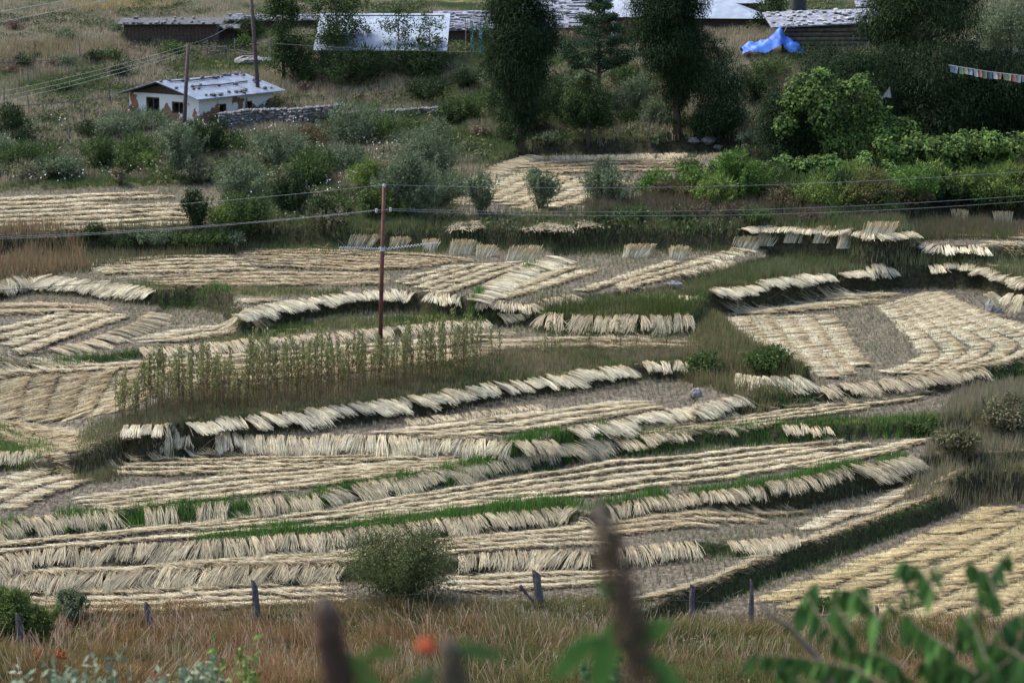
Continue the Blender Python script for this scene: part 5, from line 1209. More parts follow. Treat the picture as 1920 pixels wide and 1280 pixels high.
pinnate(root, [
 ([(1700, 1520), (1690, 1300), (1640, 1200), (1660, 1130), (1730, 1085), (1755, 1050)], 10.5, 9, 0.016),
 ([(1720, 1420), (1740, 1300), (1790, 1200), (1840, 1110), (1885, 1035)], 10.6, 10, 0.018),
 ([(1760, 1420), (1820, 1280), (1860, 1190), (1900, 1150), (1990, 1130)], 10.4, 9, 0.018),
 ([(1700, 1420), (1640, 1290), (1560, 1180), (1500, 1130)], 10.7, 5, 0.014),
 ([(1600, 1190), (1560, 1120), (1620, 1095)], 10.9, 5, 0.006), ([(1540, 1160), (1510, 1110), (1530, 1090)], 10.9, 3, 0.006),
 ([(1690, 1300), (1600, 1250), (1500, 1230), (1420, 1225)], 10.3, 8, 0.010),
 ([(1700, 1330), (1600, 1290), (1520, 1285)], 10.2, 6, 0.010),
 ([(1790, 1220), (1730, 1180), (1700, 1150)], 10.4, 5, 0.008), ([(1830, 1260), (1780, 1230), (1730, 1240)], 10.3, 6, 0.008),
 ([(1820, 1290), (1900, 1230), (1980, 1220)], 10.2, 7, 0.010), ([(1800, 1330), (1880, 1290), (1960, 1290)], 10.2, 7, 0.010),
 ([(1900, 1420), (1910, 1300), (1930, 1200), (1960, 1120)], 10.2, 9, 0.016), ([(1860, 1420), (1850, 1320), (1800, 1260), (1750, 1250)], 10.0, 8, 0.014),
 ([(1700, 1250), (1650, 1225), (1590, 1215)], 10.4, 6, 0.009), ([(1755, 1110), (1720, 1060), (1690, 1050)], 10.6, 4, 0.007), ([(1650, 1160), (1610, 1110), (1570, 1100)], 10.6, 4, 0.007), ([(1870, 1120), (1850, 1070), (1820, 1055)], 10.6, 4, 0.007),
 ([(1950, 1330), (1900, 1290), (1850, 1280)], 10.0, 7, 0.01), ([(1640, 1330), (1560, 1290), (1460, 1262)], 10.2, 7, 0.01), ([(1930, 1240), (1880, 1210), (1850, 1210)], 10.2, 6, 0.009),
 ([(1760, 1340), (1720, 1280), (1690, 1260)], 10.1, 6, 0.009), ([(1850, 1240), (1830, 1180), (1800, 1150)], 10.3, 6, 0.008), ([(1890, 1240), (1920, 1180), (1960, 1160)], 10.5, 6, 0.008)], GC)
x1 = 1.15
root = empty('bare_sapling', (x1, 9.0, float(ground(x1, 9.0)))); tag(root, 'blurred pinkish bare stem leaning left at lower right', 'sapling')
pts = np.array([(1590, 1360), (1565, 1290), (1525, 1225), (1480, 1175), (1440, 1150), (1415, 1110)]); dx, dy, dz = ray(pts[:, 0], pts[:, 1])
W = np.column_stack([9 * dx / dy, np.full(6, 9.0), EYE + 9 * dz / dy]) - np.array(root.location)
mb = MB(); mb.tube(np.vstack([[(0, 0, -0.1)], W]), [0.022, 0.018, 0.016, 0.014, 0.011, 0.007, 0.004], 8); mb.build('stem', GREENBARK, root, True)
# grey green leafy plants at the bottom left
for px, top, d, l, cols, W_ in [(95, 1225, 16, 'grey leaved plant at the bottom left corner', [(0.16, 0.22, 0.14), (0.22, 0.28, 0.19)], 0.5), (160, 1240, 15, 'second grey leaved plant right of the corner one', [(0.15, 0.21, 0.14)], 0.4),
        (350, 1232, 17, 'pale leaved plant at the bottom left of centre', [(0.20, 0.26, 0.16)], 0.4), (380, 1225, 18, 'thin pale plant behind the bottom left weeds', [(0.18, 0.24, 0.15)], 0.3), (445, 1195, 19, 'yellow green blurred plant in the foreground grass', [(0.13, 0.20, 0.05)], 0.35), (1150, 1215, 14, 'dark green feathery plant beside the tall flower spike', [(0.05, 0.10, 0.045)], 0.3)]:
    dx, dy, dz = ray(px, top); x = float(d * dx / dy); zt = float(EYE + d * dz / dy); g = float(ground(x, d)); T = zt - g
    root = empty('leafy_plant', (x, d, g)); tag(root, l, 'plant')
    n = 7; tips = [(rs.uniform(-W_, W_) * 0.6, rs.uniform(-0.2, 0.2), T * rs.uniform(0.9, 1.0)) for _ in range(n)]
    mb = MB()
    for t in tips: mb.tube([(0, 0, -0.05), (t[0] * 0.5, t[1] * 0.5, T * 0.55), t], [0.008, 0.006, 0.003], 5)
    mb.build('stems', REDSTEM, root)
    N = 260; k = rs.randint(0, n, N); f = 1 - 0.28 * rs.uniform(0, 1, N) ** 0.8
    tp = np.array(tips)[k]; P = np.column_stack([tp[:, 0] * f, tp[:, 1] * f, tp[:, 2] * f]) + rs.normal(0, 0.035, (N, 3))
    V, Fs, C = leaves(P, unit(rs.normal(0, 0.6, (N, 3)) + [0, -0.4, 0.7]), rs.uniform(0.05, 0.10, N), palette(cols, N, 0.25), 0.42)
    link('leaves', mkmesh('leaves', V, Fs, C), LEAF, root)
p = hit(88, 1270); root = empty('red_leaved_sapling', p); tag(root, 'small sapling with a few red leaves at the bottom left', 'sapling')
s = F / p.y
mb = MB(); mb.tube([(0, 0, -0.1), (0.02, 0, 0.5), (-0.08, 0, 1.0)], [0.02, 0.015, 0.006], 5); mb.tube([(0.02, 0, 0.5), (0.3, 0, 0.85)], [0.01, 0.004], 5); mb.build('branches', BARK, root)
N = 60; cc = np.array([(-0.2, 0, 0.62), (0.42, 0, 0.68), (0.45, 0, 0.55), (0.38, 0, 0.6)])[rs.randint(0, 4, N)] + rs.normal(0, 0.07, (N, 3)) * [1, 0.6, 1.4]
V, Fs, C = leaves(cc, unit(rs.normal(size=(N, 3)) + [0, -1, 0]), 0.14, palette([(0.33, 0.06, 0.03), (0.42, 0.10, 0.04)], N), 0.5)
link('leaves', mkmesh('leaves', V, Fs, C), LEAF, root)

for k in range(7):
    px = 180 + k * 42; shrub(px, rnd.uniform(452, 480), rnd.uniform(50, 80), rnd.uniform(20, 34), rnd.choice([DG, MG, WG]), 'one of the low bushes in front of the far left field', group='low bushes before the far left field', n=7)
for k in range(12):
    px = 1130 + k * 48; shrub(px, rnd.uniform(408, 422), rnd.uniform(50, 80), rnd.uniform(16, 30), rnd.choice([DG, MG, [(0.11, 0.08, 0.06), (0.08, 0.075, 0.04)]]), 'one of the brownish scrub bushes below the lower hedge', group='scrub below the lower hedge', n=7)
# ------------------------------------------------------------------ buildings
def gridmat(name, c1, c2, c3, scale=(1, 1, 1)):
    """limewash that has flaked off mud brick in patches"""
    m, nt, bs, out = newmat(name)
    n = noise_node(nt, 0.9, 6); n2 = noise_node(nt, 9, 5)
    wall = ramp(nt, n2.outputs[0], [(0.3, c1), (0.7, c2)])
    bk = nt.nodes.new('ShaderNodeTexBrick'); tc = nt.nodes.new('ShaderNodeTexCoord')
    mp = nt.nodes.new('ShaderNodeMapping'); mp.inputs['Rotation'].default_value = (R(90), 0, 0)
    nt.links.new(tc.outputs['Object'], mp.inputs[0]); nt.links.new(mp.outputs[0], bk.inputs['Vector'])
    bk.inputs['Scale'].default_value = 3.2; bk.inputs['Color1'].default_value = (*c3, 1); bk.inputs['Color2'].default_value = (c3[0] * 0.7, c3[1] * 0.7, c3[2] * 0.7, 1)
    bk.inputs['Mortar'].default_value = (0.10, 0.07, 0.05, 1)
    sp = nt.nodes.new('ShaderNodeSeparateXYZ'); nt.links.new(tc.outputs['Object'], sp.inputs[0])
    ad = nt.nodes.new('ShaderNodeMath'); ad.operation = 'MULTIPLY_ADD'; ad.inputs[1].default_value = -0.16; ad.inputs[2].default_value = 0.10
    nt.links.new(sp.outputs[2], ad.inputs[0])
    a2 = nt.nodes.new('ShaderNodeMath'); a2.operation = 'ADD'; nt.links.new(n.outputs[0], a2.inputs[0]); nt.links.new(ad.outputs[0], a2.inputs[1])
    f = ramp(nt, a2.outputs[0], [(0.455, (0, 0, 0)), (0.47, (1, 1, 1))])
    mx = nt.nodes.new('ShaderNodeMix'); mx.data_type = 'RGBA'
    nt.links.new(f.outputs[0], mx.inputs[0]); nt.links.new(wall.outputs[0], mx.inputs[6]); nt.links.new(bk.outputs[0], mx.inputs[7])
    nt.links.new(mx.outputs[2], bs.inputs['Base Color']); bs.inputs['Roughness'].default_value = 0.9
    bump(nt, bs, n2.outputs[0], 0.3)
    return m
LIME = gridmat('flaking limewash', (0.52, 0.52, 0.50), (0.66, 0.65, 0.63), (0.32, 0.16, 0.08))
def tinmat(name, c1, c2, rough=0.45):
    m, nt, bs, out = newmat(name)
    tc = nt.nodes.new('ShaderNodeTexCoord'); w = nt.nodes.new('ShaderNodeTexWave'); w.inputs['Scale'].default_value = 4.2; w.inputs['Distortion'].default_value = 0
    nt.links.new(tc.outputs['Object'], w.inputs['Vector'])
    n = noise_node(nt, 1.3, 7); r = ramp(nt, n.outputs[0], [(0.35, c1), (0.65, c2), (0.8, (c1[0] * 0.8, c1[1] * 0.65, c1[2] * 0.5))])
    nt.links.new(r.outputs[0], bs.inputs['Base Color']); bs.inputs['Roughness'].default_value = rough; bs.inputs['Metallic'].default_value = 0.25
    bump(nt, bs, w.outputs[0], 0.5, 0.03)
    return m
TIN = tinmat('pale corrugated sheet', (0.15, 0.18, 0.235), (0.25, 0.285, 0.35))
TIN2 = tinmat('bright metal sheet', (0.17, 0.215, 0.285), (0.25, 0.30, 0.375), 0.6)
SLATE = nmat('weathered roof shingles', (0.05, 0.05, 0.06), (0.30, 0.32, 0.37), 3.5, 0.6, 0.4)
BLACK = nmat('dark opening', (0.012, 0.010, 0.009), (0.03, 0.025, 0.02), 4, 0.9, 0)
DARKROOF = nmat('old black roofing', (0.02, 0.02, 0.024), (0.09, 0.09, 0.10), 3, 0.8, 0.4)
PLASTIC = nmat('black plastic', (0.02, 0.022, 0.028), (0.04, 0.043, 0.05), 3, 0.45, 0.1)
RUST = nmat('rusty pipe', (0.07, 0.025, 0.02), (0.15, 0.055, 0.04), 4, 0.7, 0.2)
DARKPOLE = nmat('dark creosoted pole', (0.05, 0.035, 0.035), (0.10, 0.07, 0.065), 7, 0.8, 0.2)
PORC = nmat('insulator porcelain', (0.30, 0.30, 0.32), (0.45, 0.45, 0.47), 5, 0.3, 0)
REDM = nmat('faded red cloth', (0.45, 0.06, 0.05), (0.6, 0.12, 0.1), 4, 0.8, 0.1)

def gable(px, py, ang, Lx, Ly, wall_h, rise, over, label, roofmat, wallmat, name='house', stones=0, sink=0.5, name_cat='house'):
    """corner nearest the camera at a picture point; gable end along -x.. ; ang turns the building"""
    p = hit(px, py)
    r_ = empty(name, p, ang); tag(r_, label, name_cat)
    b = MB()
    b.box((-Lx, 0, -sink), (0, Ly, wall_h))
    b.add([(-Lx, 0.0, wall_h), (0, 0.0, wall_h), (-Lx / 2, 0.0, wall_h + rise), (-Lx, Ly, wall_h), (0, Ly, wall_h), (-Lx / 2, Ly, wall_h + rise)], [(0, 1, 2), (3, 5, 4)])
    return r_, b, p
# the white house: gable end faces the camera-left, long side faces right
A = -R(36)
root, b, p = gable(374, 238, A, 6.2, 7.0, 2.15, 1.0, 0.6, 'small white house with flaking plaster and a stone weighted tin roof', TIN, LIME, name='white_house')
# walls are built with real openings: four strips round each window
def wall_with_holes(mb, x0, x1, y0, z0, z1, holes, t=0.25, axis='x'):
    xs = [x0]
    for (a, c, d, e) in sorted(holes): xs += [a, c]
    xs.append(x1)
    def bx(a, c, lo, hi):
        if c - a < 1e-3 or hi - lo < 1e-3: return
        if axis == 'x': mb.box((a, y0, lo), (c, y0 + t, hi))
        else: mb.box((y0 - t, a, lo), (y0, c, hi))
    hs = sorted(holes); cur = x0
    for (a, c, lo, hi) in hs:
        bx(cur, a, z0, z1); bx(a, c, z0, lo); bx(a, c, hi, z1); cur = c
    bx(cur, x1, z0, z1)
Wg, Ls, Hw = 6.5, 7.4, 2.0
w = MB()
wall_with_holes(w, -Wg, 0, 0, -0.6, Hw, [(-4.9, -3.65, 0.45, 1.75), (-2.5, -1.25, 0.75, 1.55)])
wall_with_holes(w, 0.25, Ls, 0, -0.6, Hw, [(2.0, 2.7, 0.75, 1.35), (4.6, 5.3, 0.8, 1.35)], axis='y')
w.box((-Wg, Ls - 0.25, -0.6), (-0.25, Ls, Hw)); w.box((-Wg, 0.25, -0.6), (-Wg + 0.25, Ls - 0.25, Hw))
w.build('wall', LIME, root)
g = MB(); g.add([(-Wg + 0.2, 0.1, Hw + .003), (-0.2, 0.1, Hw + .003), (-Wg / 2, 0.1, Hw + 0.7), (-Wg + 0.2, 0.3, Hw + .003), (-0.2, 0.3, Hw + .003), (-Wg / 2, 0.3, Hw + 0.7)], [(0, 1, 2), (3, 5, 4), (0, 2, 5, 3), (1, 4, 5, 2)])
g.build('gable_infill', DARKWOOD, root)
fl = MB(); fl.box((-Wg + .26, .26, -0.5), (-.26, Ls - .26, -0.1)); fl.build('floor_slab', BLACK, root)
for (x0, x1, z0, z1) in [(-4.9, -3.65, 0.45, 1.75), (-2.5, -1.25, 0.75, 1.55)]:
    f = MB(); f.box((x0 + .002, 0.03, z0), (x0 + 0.09, 0.2, z1)); f.box((x1 - 0.09, 0.03, z0), (x1 - .002, 0.2, z1)); f.box((x0 + .09, 0.03, z1 - 0.09), (x1 - .09, 0.2, z1)); f.box((x0 + .09, 0.03, z0), (x1 - .09, 0.2, z0 + 0.08)); f.box(((x0 + x1) / 2 - .04, 0.05, z0 + .08), ((x0 + x1) / 2 + .04, 0.15, z1 - .09))
    fo = f.build('window_frame', DARKWOOD, root)
for (y0, y1, z0, z1) in [(2.0, 2.7, 0.75, 1.35), (4.6, 5.3, 0.8, 1.35)]:
    f = MB(); f.box((-0.2, y0, z0 + .002), (-0.03, y0 + 0.07, z1)); f.box((-0.2, y1 - .07, z0), (-0.03, y1, z1)); f.box((-0.2, y0 + .07, z1 - .07), (-0.03, y1 - .07, z1)); f.build('window_frame', DARKWOOD, root)
rf = MB(); ov, rz, eave = 0.75, 0.92, 0.62
zr = Hw + rz; ze = Hw - 0.10
rf.slab((-Wg / 2, -ov, zr), (eave, -ov, ze), (eave, Ls + ov, ze), (-Wg / 2, Ls + ov, zr), 0.06)
rf.slab((-Wg - eave, -ov, ze), (-Wg / 2 - .004, -ov, zr), (-Wg / 2 - .004, Ls + ov, zr), (-Wg - eave, Ls + ov, ze), 0.06)
ro = rf.build('roof', TIN, root)
st = MB()
for k in range(44):
    y = rs.uniform(-ov + 0.2, Ls + ov - 0.2); u = rs.choice([rs.uniform(0.02, 0.12), rs.uniform(0.35, 0.55), rs.uniform(0.82, 0.95)]); x = -Wg / 2 + u * (Wg / 2 + eave); st.rock((x, y, zr + (ze - zr) * u + 0.07), rs.uniform(0.10, 0.2))
for k in range(14):
    y = rs.uniform(-ov + 0.2, Ls + ov - 0.2); u = rs.uniform(0.1, 0.9); x = -Wg / 2 - u * (Wg / 2 + eave); st.rock((x, y, zr + (ze - zr) * u + 0.07), 0.13)
st.build('roof_stones', nmat('roof stones', (0.05, 0.05, 0.052), (0.16, 0.16, 0.165), 5), ro)
bt = MB()
for u, y0, y1 in [(0.45, 1.0, 6.5), (0.12, 0.2, 4.5)]:
    x = -Wg / 2 + u * (Wg / 2 + eave); bt.tube([(x, y0, zr + (ze - zr) * u + 0.08), (x + .2, (y0 + y1) / 2, zr + (ze - zr) * u + 0.04), (x, y1, zr + (ze - zr) * u + 0.08)], 0.05, 6)
bt.build('batten', DARKWOOD, ro)

def shedroof(px, py, ang, W, D, z_front, z_back, label, roofmat, wallmat, name, cat, h_front=1.0, stones=14, planks=True, thick=0.06, roofstrip=0):
    """lean-to: eave facing the camera, roof rising away"""
    p = hit(px, py); r_ = empty(name, p, ang); tag(r_, label, cat)
    w = MB()
    if planks:
        n = int(W / 0.28)
        for k in range(n):
            x = -W / 2 + W * k / n; w.box((x, rs.uniform(0, 0.04), -0.4), (x + W / n - 0.02, 0.09, z_front - 0.05 - rs.uniform(0, 0.08)))
    else: w.box((-W / 2, 0, -0.4), (W / 2, 0.2, z_front - 0.06))
    w.box((-W / 2, D - 0.2, -0.4), (W / 2, D, z_back - 0.1))
    for sgn in (-1, 1):
        x = sgn * (W / 2 - 0.1); w.add([(x - .08, .1, -.4), (x + .08, .1, -.4), (x + .08, D - .2, -.4), (x - .08, D - .2, -.4), (x - .08, .1, z_front - .1), (x + .08, .1, z_front - .1), (x + .08, D - .2, z_back - .12), (x - .08, D - .2, z_back - .12)], [(0, 1, 5, 4), (1, 2, 6, 5), (2, 3, 7, 6), (3, 0, 4, 7), (4, 5, 6, 7)])
    w.build('wall', wallmat, r_)
    f = MB(); o = 0.45
    f.slab((-W / 2 - o, -o, z_front), (W / 2 + o, -o, z_front), (W / 2 + o, D + .2, z_back), (-W / 2 - o, D + .2, z_back), thick)
    ro = f.build('roof', roofmat, r_)
    if roofstrip:
        q = MB()
        for k in range(roofstrip):
            x = rs.uniform(-W / 2, W / 2); u = rs.uniform(0, 0.95); z = z_front + (z_back - z_front) * u; y = -o + u * (D + o); L = rs.uniform(0.4, 1.3)
            q.hexa(np.array([(x, y, z + .01), (x + L, y, z + .01), (x + L, y + .25, z + .03), (x, y + .25, z + .03), (x, y, z + .05), (x + L, y, z + .05), (x + L, y + .25, z + .08), (x, y + .25, z + .08)]) + [0, 0, rs.uniform(0, .05)])
        q.build('shingles', SLATE, ro)
    if stones:
        q = MB()
        for k in range(stones):
            u = rs.choice([rs.uniform(0.0, 0.1), rs.uniform(0, 0.95)]); q.rock((rs.uniform(-W / 2, W / 2), -o + u * (D + o), z_front + (z_back - z_front) * u + 0.1), rs.uniform(0.11, 0.2))
        q.build('roof_stones', STONE, ro)
    return r_
shedroof(320, 84, 0.05, 7.2, 3.0, 1.55, 1.85, 'long dark plank shed with stones along its flat roof', DARKROOF, DARKWOOD, 'plank_shed', 'shed', stones=30)
shedroof(413, 78, 0.05, 2.2, 2.0, 1.0, 1.2, 'small low lean-to right of the plank shed', DARKROOF, DARKWOOD, 'lean_to', 'shed', stones=10)
shedroof(714, 140, -0.02, 8.8, 5.0, 1.75, 4.1, 'long building with a bright pale blue sheet roof behind saplings', TIN2, DARKWOOD, 'long_building', 'building', stones=0, planks=False)
shedroof(600, 62, 0.05, 15.0, 2.5, 1.0, 1.3, 'long low dark roof covered in stones above the pale blue roof', DARKROOF, DARKWOOD, 'low_roofed_store', 'building', stones=70, roofstrip=60)
shedroof(874, 88, 0.10, 3.6, 4.0, 1.3, 2.5, 'shingled roof with laundry poles in front of it', SLATE, DARKWOOD, 'shingled_house', 'house', stones=30, roofstrip=90)
shedroof(1105, 70, 0.18, 9.5, 4.5, 1.6, 3.0, 'house with a patchy shingle roof left of the pine top', SLATE, DARKWOOD, 'shingled_house', 'house', stones=24, roofstrip=120)
shedroof(1035, 84, 0.12, 4.0, 4.0, 1.3, 2.4, 'small roof just right of the first tall cypress', SLATE, nmat('ochre plaster', (0.22, 0.15, 0.09), (0.32, 0.23, 0.15)), 'shingled_house', 'house', stones=18, roofstrip=40)
shedroof(1165, 52, 0.3, 4.5, 3.5, 1.5, 2.6, 'bright metal roof behind the top of the pine', TIN2, DARKWOOD, 'tin_shed', 'shed', stones=0)
shedroof(1660, 40, -0.05, 4.0, 3.0, 1.2, 2.0, 'pale slab roof above the log store', SLATE, DARKWOOD, 'tin_shed', 'shed', stones=10, roofstrip=30)
# hipped pale roof behind the pine, and its neighbour
def hip(px, py, ang, W, D, wh, rise, label, mat_, wallm, pillar=True):
    p = hit(px, py); r_ = empty('tin_roofed_house', p, ang); tag(r_, label, 'house')
    w = MB(); w.box((-W / 2, 0, -0.4), (W / 2, D, wh)); w.build('wall', wallm, r_)
    o = 0.7; f = MB(); z0, z1 = wh + 0.002, wh + rise
    a, b_, c, d = (-W / 2 - o, -o, z0), (W / 2 + o, -o, z0), (W / 2 + o, D + o, z0), (-W / 2 - o, D + o, z0); e, g = (-W / 2 + D / 2, D / 2, z1), (W / 2 - D / 2, D / 2, z1)
    f.add([a, b_, c, d, e, g], [(0, 1, 5, 4), (1, 2, 5), (2, 3, 4, 5), (3, 0, 4), (0, 3, 2, 1)]); f.build('roof', mat_, r_)
    if pillar:
        q = MB(); q.box((-W / 2 + 0.3, -0.06, 0), (-W / 2 + 0.7, -0.003, wh - .1)); q.build('white_pillar', nmat('white paint', (0.6, 0.6, 0.58), (0.75, 0.75, 0.72)), r_)
    return r_
hip(1215, 80, 0.12, 6.5, 6.0, 2.0, 1.9, 'house with a pale blue hipped tin roof between pine and cypress', TIN, nmat('dark red timber wall', (0.07, 0.02, 0.015), (0.12, 0.04, 0.03)))
hip(1345, 58, -0.15, 6.0, 4.5, 1.0, 1.3, 'low tin roofed shelter right of the second tall cypress', TIN2, DARKWOOD, False)
shedroof(1360, 40, -0.1, 5.5, 2.6, 1.5, 2.3, 'rust streaked tin roof shed above the low shelter', tinmat('rust streaked tin', (0.2, 0.22, 0.27), (0.32, 0.34, 0.4)), DARKWOOD, 'tin_shed', 'shed', stones=0)
# log store with a stone weighted shingle roof
p = hit(1575, 94); root = empty('log_store', p, 0.06); tag(root, 'dark log store with a stone weighted roof behind the blue tarpaulin', 'building')
w = MB(); W, D = 8.6, 3.5
for k in range(6):
    z = -0.2 + k * 0.34
    w.tube([(-W / 2 - .1, rs.uniform(-.03, .03), z), (0, rs.uniform(-.05, .05), z), (W / 2 + .1 - 2.2, 0, z)], 0.165, 8)
w.box((-W / 2, 0.2, -0.4), (W / 2, D, 1.95)); w.build('log_wall', nmat('stacked logs', (0.05, 0.04, 0.03), (0.17, 0.13, 0.10), 4), root)
d_ = MB(); d_.box((W / 2 - 2.0, 0.05, -0.3), (W / 2 - 0.1, 0.19, 1.7)); d_.build('plank_door', nmat('tan planks', (0.09, 0.06, 0.025), (0.20, 0.13, 0.06), 4), root)
f = MB(); f.slab((-W / 2 - 1.0, -0.6, 1.75), (W / 2 + .6, -0.6, 2.2), (W / 2 + .6, D + .3, 2.95), (-W / 2 - 1.0, D + .3, 2.6), 0.1); ro = f.build('roof', SLATE, root)
q = MB()
for k in range(90):
    x = rs.uniform(-W / 2 - .8, W / 2 + .4); u = rs.uniform(0, 1); q.rock((x, -.5 + u * 4, 1.85 + 0.45 * (x + W / 2) / W + u * 0.78), rs.uniform(0.10, 0.22), (1.2, 1.2, 0.5))
q.build('roof_stones', nmat('pale roof slabs', (0.12, 0.11, 0.10), (0.5, 0.5, 0.52), 3), ro)
# black tank on a masonry base
pt = Vector((p.x - 3.0, p.y + 5.5, p.z)); pt.z = float(ground(pt.x, pt.y))
tb = hit(1498, 60); yy = p.y + 5.2
dx, dy, dz = ray(1498, 20); tx = float(yy * dx / dy); tz = float(EYE + yy * dz / dy)
gz = float(ground(tx, yy))
root = empty('tank_stand', (tx, yy, gz)); tag(root, 'grey masonry stand under the black water tank', 'stand')
hs = tz - gz
m = MB(); m.box((-0.8, -0.7, -0.4), (1.6, 0.9, hs - 0.35)); m.box((-0.85, -0.75, hs - 0.35), (1.65, 0.95, hs)); m.build('masonry', nmat('grey masonry', (0.10, 0.10, 0.10), (0.22, 0.22, 0.22), 5), root)
root = empty('water_tank', (tx, yy, tz)); tag(root, 'black ribbed plastic water tank at the top of the picture', 'water tank')
m = MB(); zs = [0]; rr_ = [0.55]
for k in range(6): zs += [0.04 + k * 0.2, 0.16 + k * 0.2]; rr_ += [0.6, 0.57]
zs += [1.3, 1.42]; rr_ += [0.5, 0.25]
m.tube([(0, 0, z) for z in zs], rr_, 20); m.build('tank_body', PLASTIC, root, True)
m = MB(); m.tube([(0, 0, 1.42), (0, 0, 1.5)], [0.25, 0.23], 16); m.build('lid', PLASTIC, root)
# roof glimpsed at the right edge
shedroof(1925, 128, -0.2, 3.5, 3, 0.9, 1.2, 'corner of a low roof at the right edge below the trees', SLATE, DARKWOOD, 'low_shed', 'shed', stones=6)

# blue tarpaulin pulled up by a pole
p = hit(1448, 108); s = F / p.y; root = empty('tarpaulin', p); tag(root, 'bright blue tarpaulin draped over a heap and pulled up to a point', 'tarpaulin')
def tarp():
    n, m_ = 60, 22; V = np.zeros((n, m_, 3)); W = 118 / s
    for i in range(n):
        u = i / (n - 1); x = (u - 0.5) * W
        top = np.interp(u, [0, 0.1, 0.35, 0.5, 0.62, 0.68, 0.75, 0.9, 1], [18, 26, 30, 42, 58, 38, 34, 28, 8]) / s
        for j in range(m_):
            v = j / (m_ - 1)
            y = -1.1 + 2.2 * v; hh = top * math.sin(math.pi * (0.08 + 0.84 * v)) ** 0.6
            V[i, j] = (x + 0.08 * math.sin(v * 9 + u * 5), y, hh + 0.09 * math.sin(u * 31 + v * 7) * (0.4 + v) + 0.08 * math.sin(u * 13 - v * 15) + 0.05 * abs(math.sin(u * 47 + v * 11)) - 0.05)
    b = (np.arange(n - 1)[:, None] * m_ + np.arange(m_ - 1)).ravel()[:, None]
    return mkmesh('sheet', V.reshape(-1, 3), b + [0, m_, m_ + 1, 1], smooth=True)
TARP = nmat('blue tarpaulin', (0.012, 0.06, 0.36), (0.08, 0.22, 0.62), 1.6, 0.5, 0.3)
tarp_o = link('sheet', tarp(), TARP, root)
mb = MB(); mb.tube([(-0.3, -0.9, 0.35), (0.5, -0.5, 1.35), (1.15, 0.0, 2.45)], 0.045, 6); mb.build('support_pole', WOOD, root)

# prayer flags
def cord(name, pts, rad, mat, label=None, cat=None, parent=None, group=None):
    mb = MB(); mb.tube(pts, rad, 5); o = mb.build(name, mat, parent)
    if label: tag(o, label, cat, group)
    return o
def wp(px, py, y):
    dx, dy, dz = ray(px, py); return np.array([y * dx / dy, y, EYE + y * dz / dy])
FY = 146
fp = [wp(1778, 122, FY + 2), wp(1850, 134, FY + 1), wp(1925, 143, FY), wp(2020, 146, FY)]
root = empty('prayer_flags', tuple(fp[0])); tag(root, 'string of small faded prayer flags in front of the dark trees', 'prayer flags')
P = resample(np.array(fp), 40) - fp[0]
mb = MB(); mb.tube(P, 0.02, 5); mb.build('cord', WIRE, root)
FC = {'blue_flag': (0.14, 0.17, 0.26), 'white_flag': (0.34, 0.35, 0.37), 'red_flag': (0.36, 0.17, 0.13), 'green_flag': (0.17, 0.22, 0.14), 'yellow_flag': (0.32, 0.29, 0.19)}
FM = {k: nmat('faded ' + k, tuple(x * 0.85 for x in c), c, 4, 0.85, 0.1) for k, c in FC.items()}
seq = ['blue_flag', 'white_flag', 'green_flag', 'yellow_flag', 'blue_flag', 'white_flag', 'red_flag', 'green_flag', 'blue_flag', 'white_flag', 'red_flag', 'green_flag', 'yellow_flag', 'red_flag', 'white_flag', 'white_flag', 'red_flag', 'white_flag', 'blue_flag']
for k, nm in enumerate(seq):
    f = 0.01 + k / 19 * 0.72; a = np.array([np.interp(f * 39, np.arange(40), P[:, j]) for j in range(3)]); b2 = np.array([np.interp((f + 0.031) * 39, np.arange(40), P[:, j]) for j in range(3)])
    dn = np.array([rs.uniform(-0.06, 0.1), rs.uniform(-0.1, 0.15), -rs.uniform(0.36, 0.46)])
    V = []
    for i in range(4):
        t = i / 3; q0 = a + (b2 - a) * t
        for j in range(3):
            V.append(q0 + dn * j / 2 + np.array([0, 0.05 * math.sin(3 * t + j), 0]))
    b = (np.arange(3)[:, None] * 3 + np.arange(2)).ravel()[:, None]
    link(nm, mkmesh(nm, np.array(V), b + [0, 3, 4, 1]), FM[nm], root)
# hanging cloths on poles beside the shingled house, and small flags
def flagpole(px, py_top, py_bot, w, colr, label, polecol=WOOD, cloth=True, taper=True):
    p = hit(px, py_bot); s = F / p.y; Hh = (py_bot - py_top) / s
    r_ = empty('banner_pole' if cloth else 'wooden_pole', p); tag(r_, label, 'banner' if cloth else 'pole')
    mb = MB(); mb.tube([(0, 0, -0.3), (0.02, 0, Hh * 0.5), (0, 0, Hh)], 0.035, 6); mb.build('pole', polecol, r_)
    if cloth:
        V = []; W = w / s
        for i in range(10):
            t = i / 9; ww = W * (0.35 + 0.65 * t if taper else 1.0)
            for j in range(4): V.append((0.04 + ww * (j / 3) + 0.04 * math.sin(t * 8), -0.05 + 0.1 * math.sin(j * 2 + t * 5), Hh * (0.98 - 0.9 * t)))
        b = (np.arange(9)[:, None] * 4 + np.arange(3)).ravel()[:, None]
        link('cloth', mkmesh('cloth', np.array(V), b + [0, 4, 5, 1], smooth=True), nmat('cloth', tuple(x * 0.85 for x in colr), colr, 4, 0.85, 0.1), r_)
flagpole(883, 40, 104, 6, (0.16, 0.42, 0.34), 'tall thin green banner beside the first cypress')
flagpole(898, 45, 104, 8, (0.25, 0.46, 0.66), 'tall pale blue banner beside the first cypress')
flagpole(841, 38, 70, 5, (0.45, 0.50, 0.65), 'short pale lilac banner in front of the shingled roof')
PINK = nmat('pinkish peeled wood', (0.32, 0.20, 0.16), (0.45, 0.32, 0.27), 4)
flagpole(850, 28, 72, 0, None, 'pinkish pole at the right end of the pale blue roof', PINK, False)
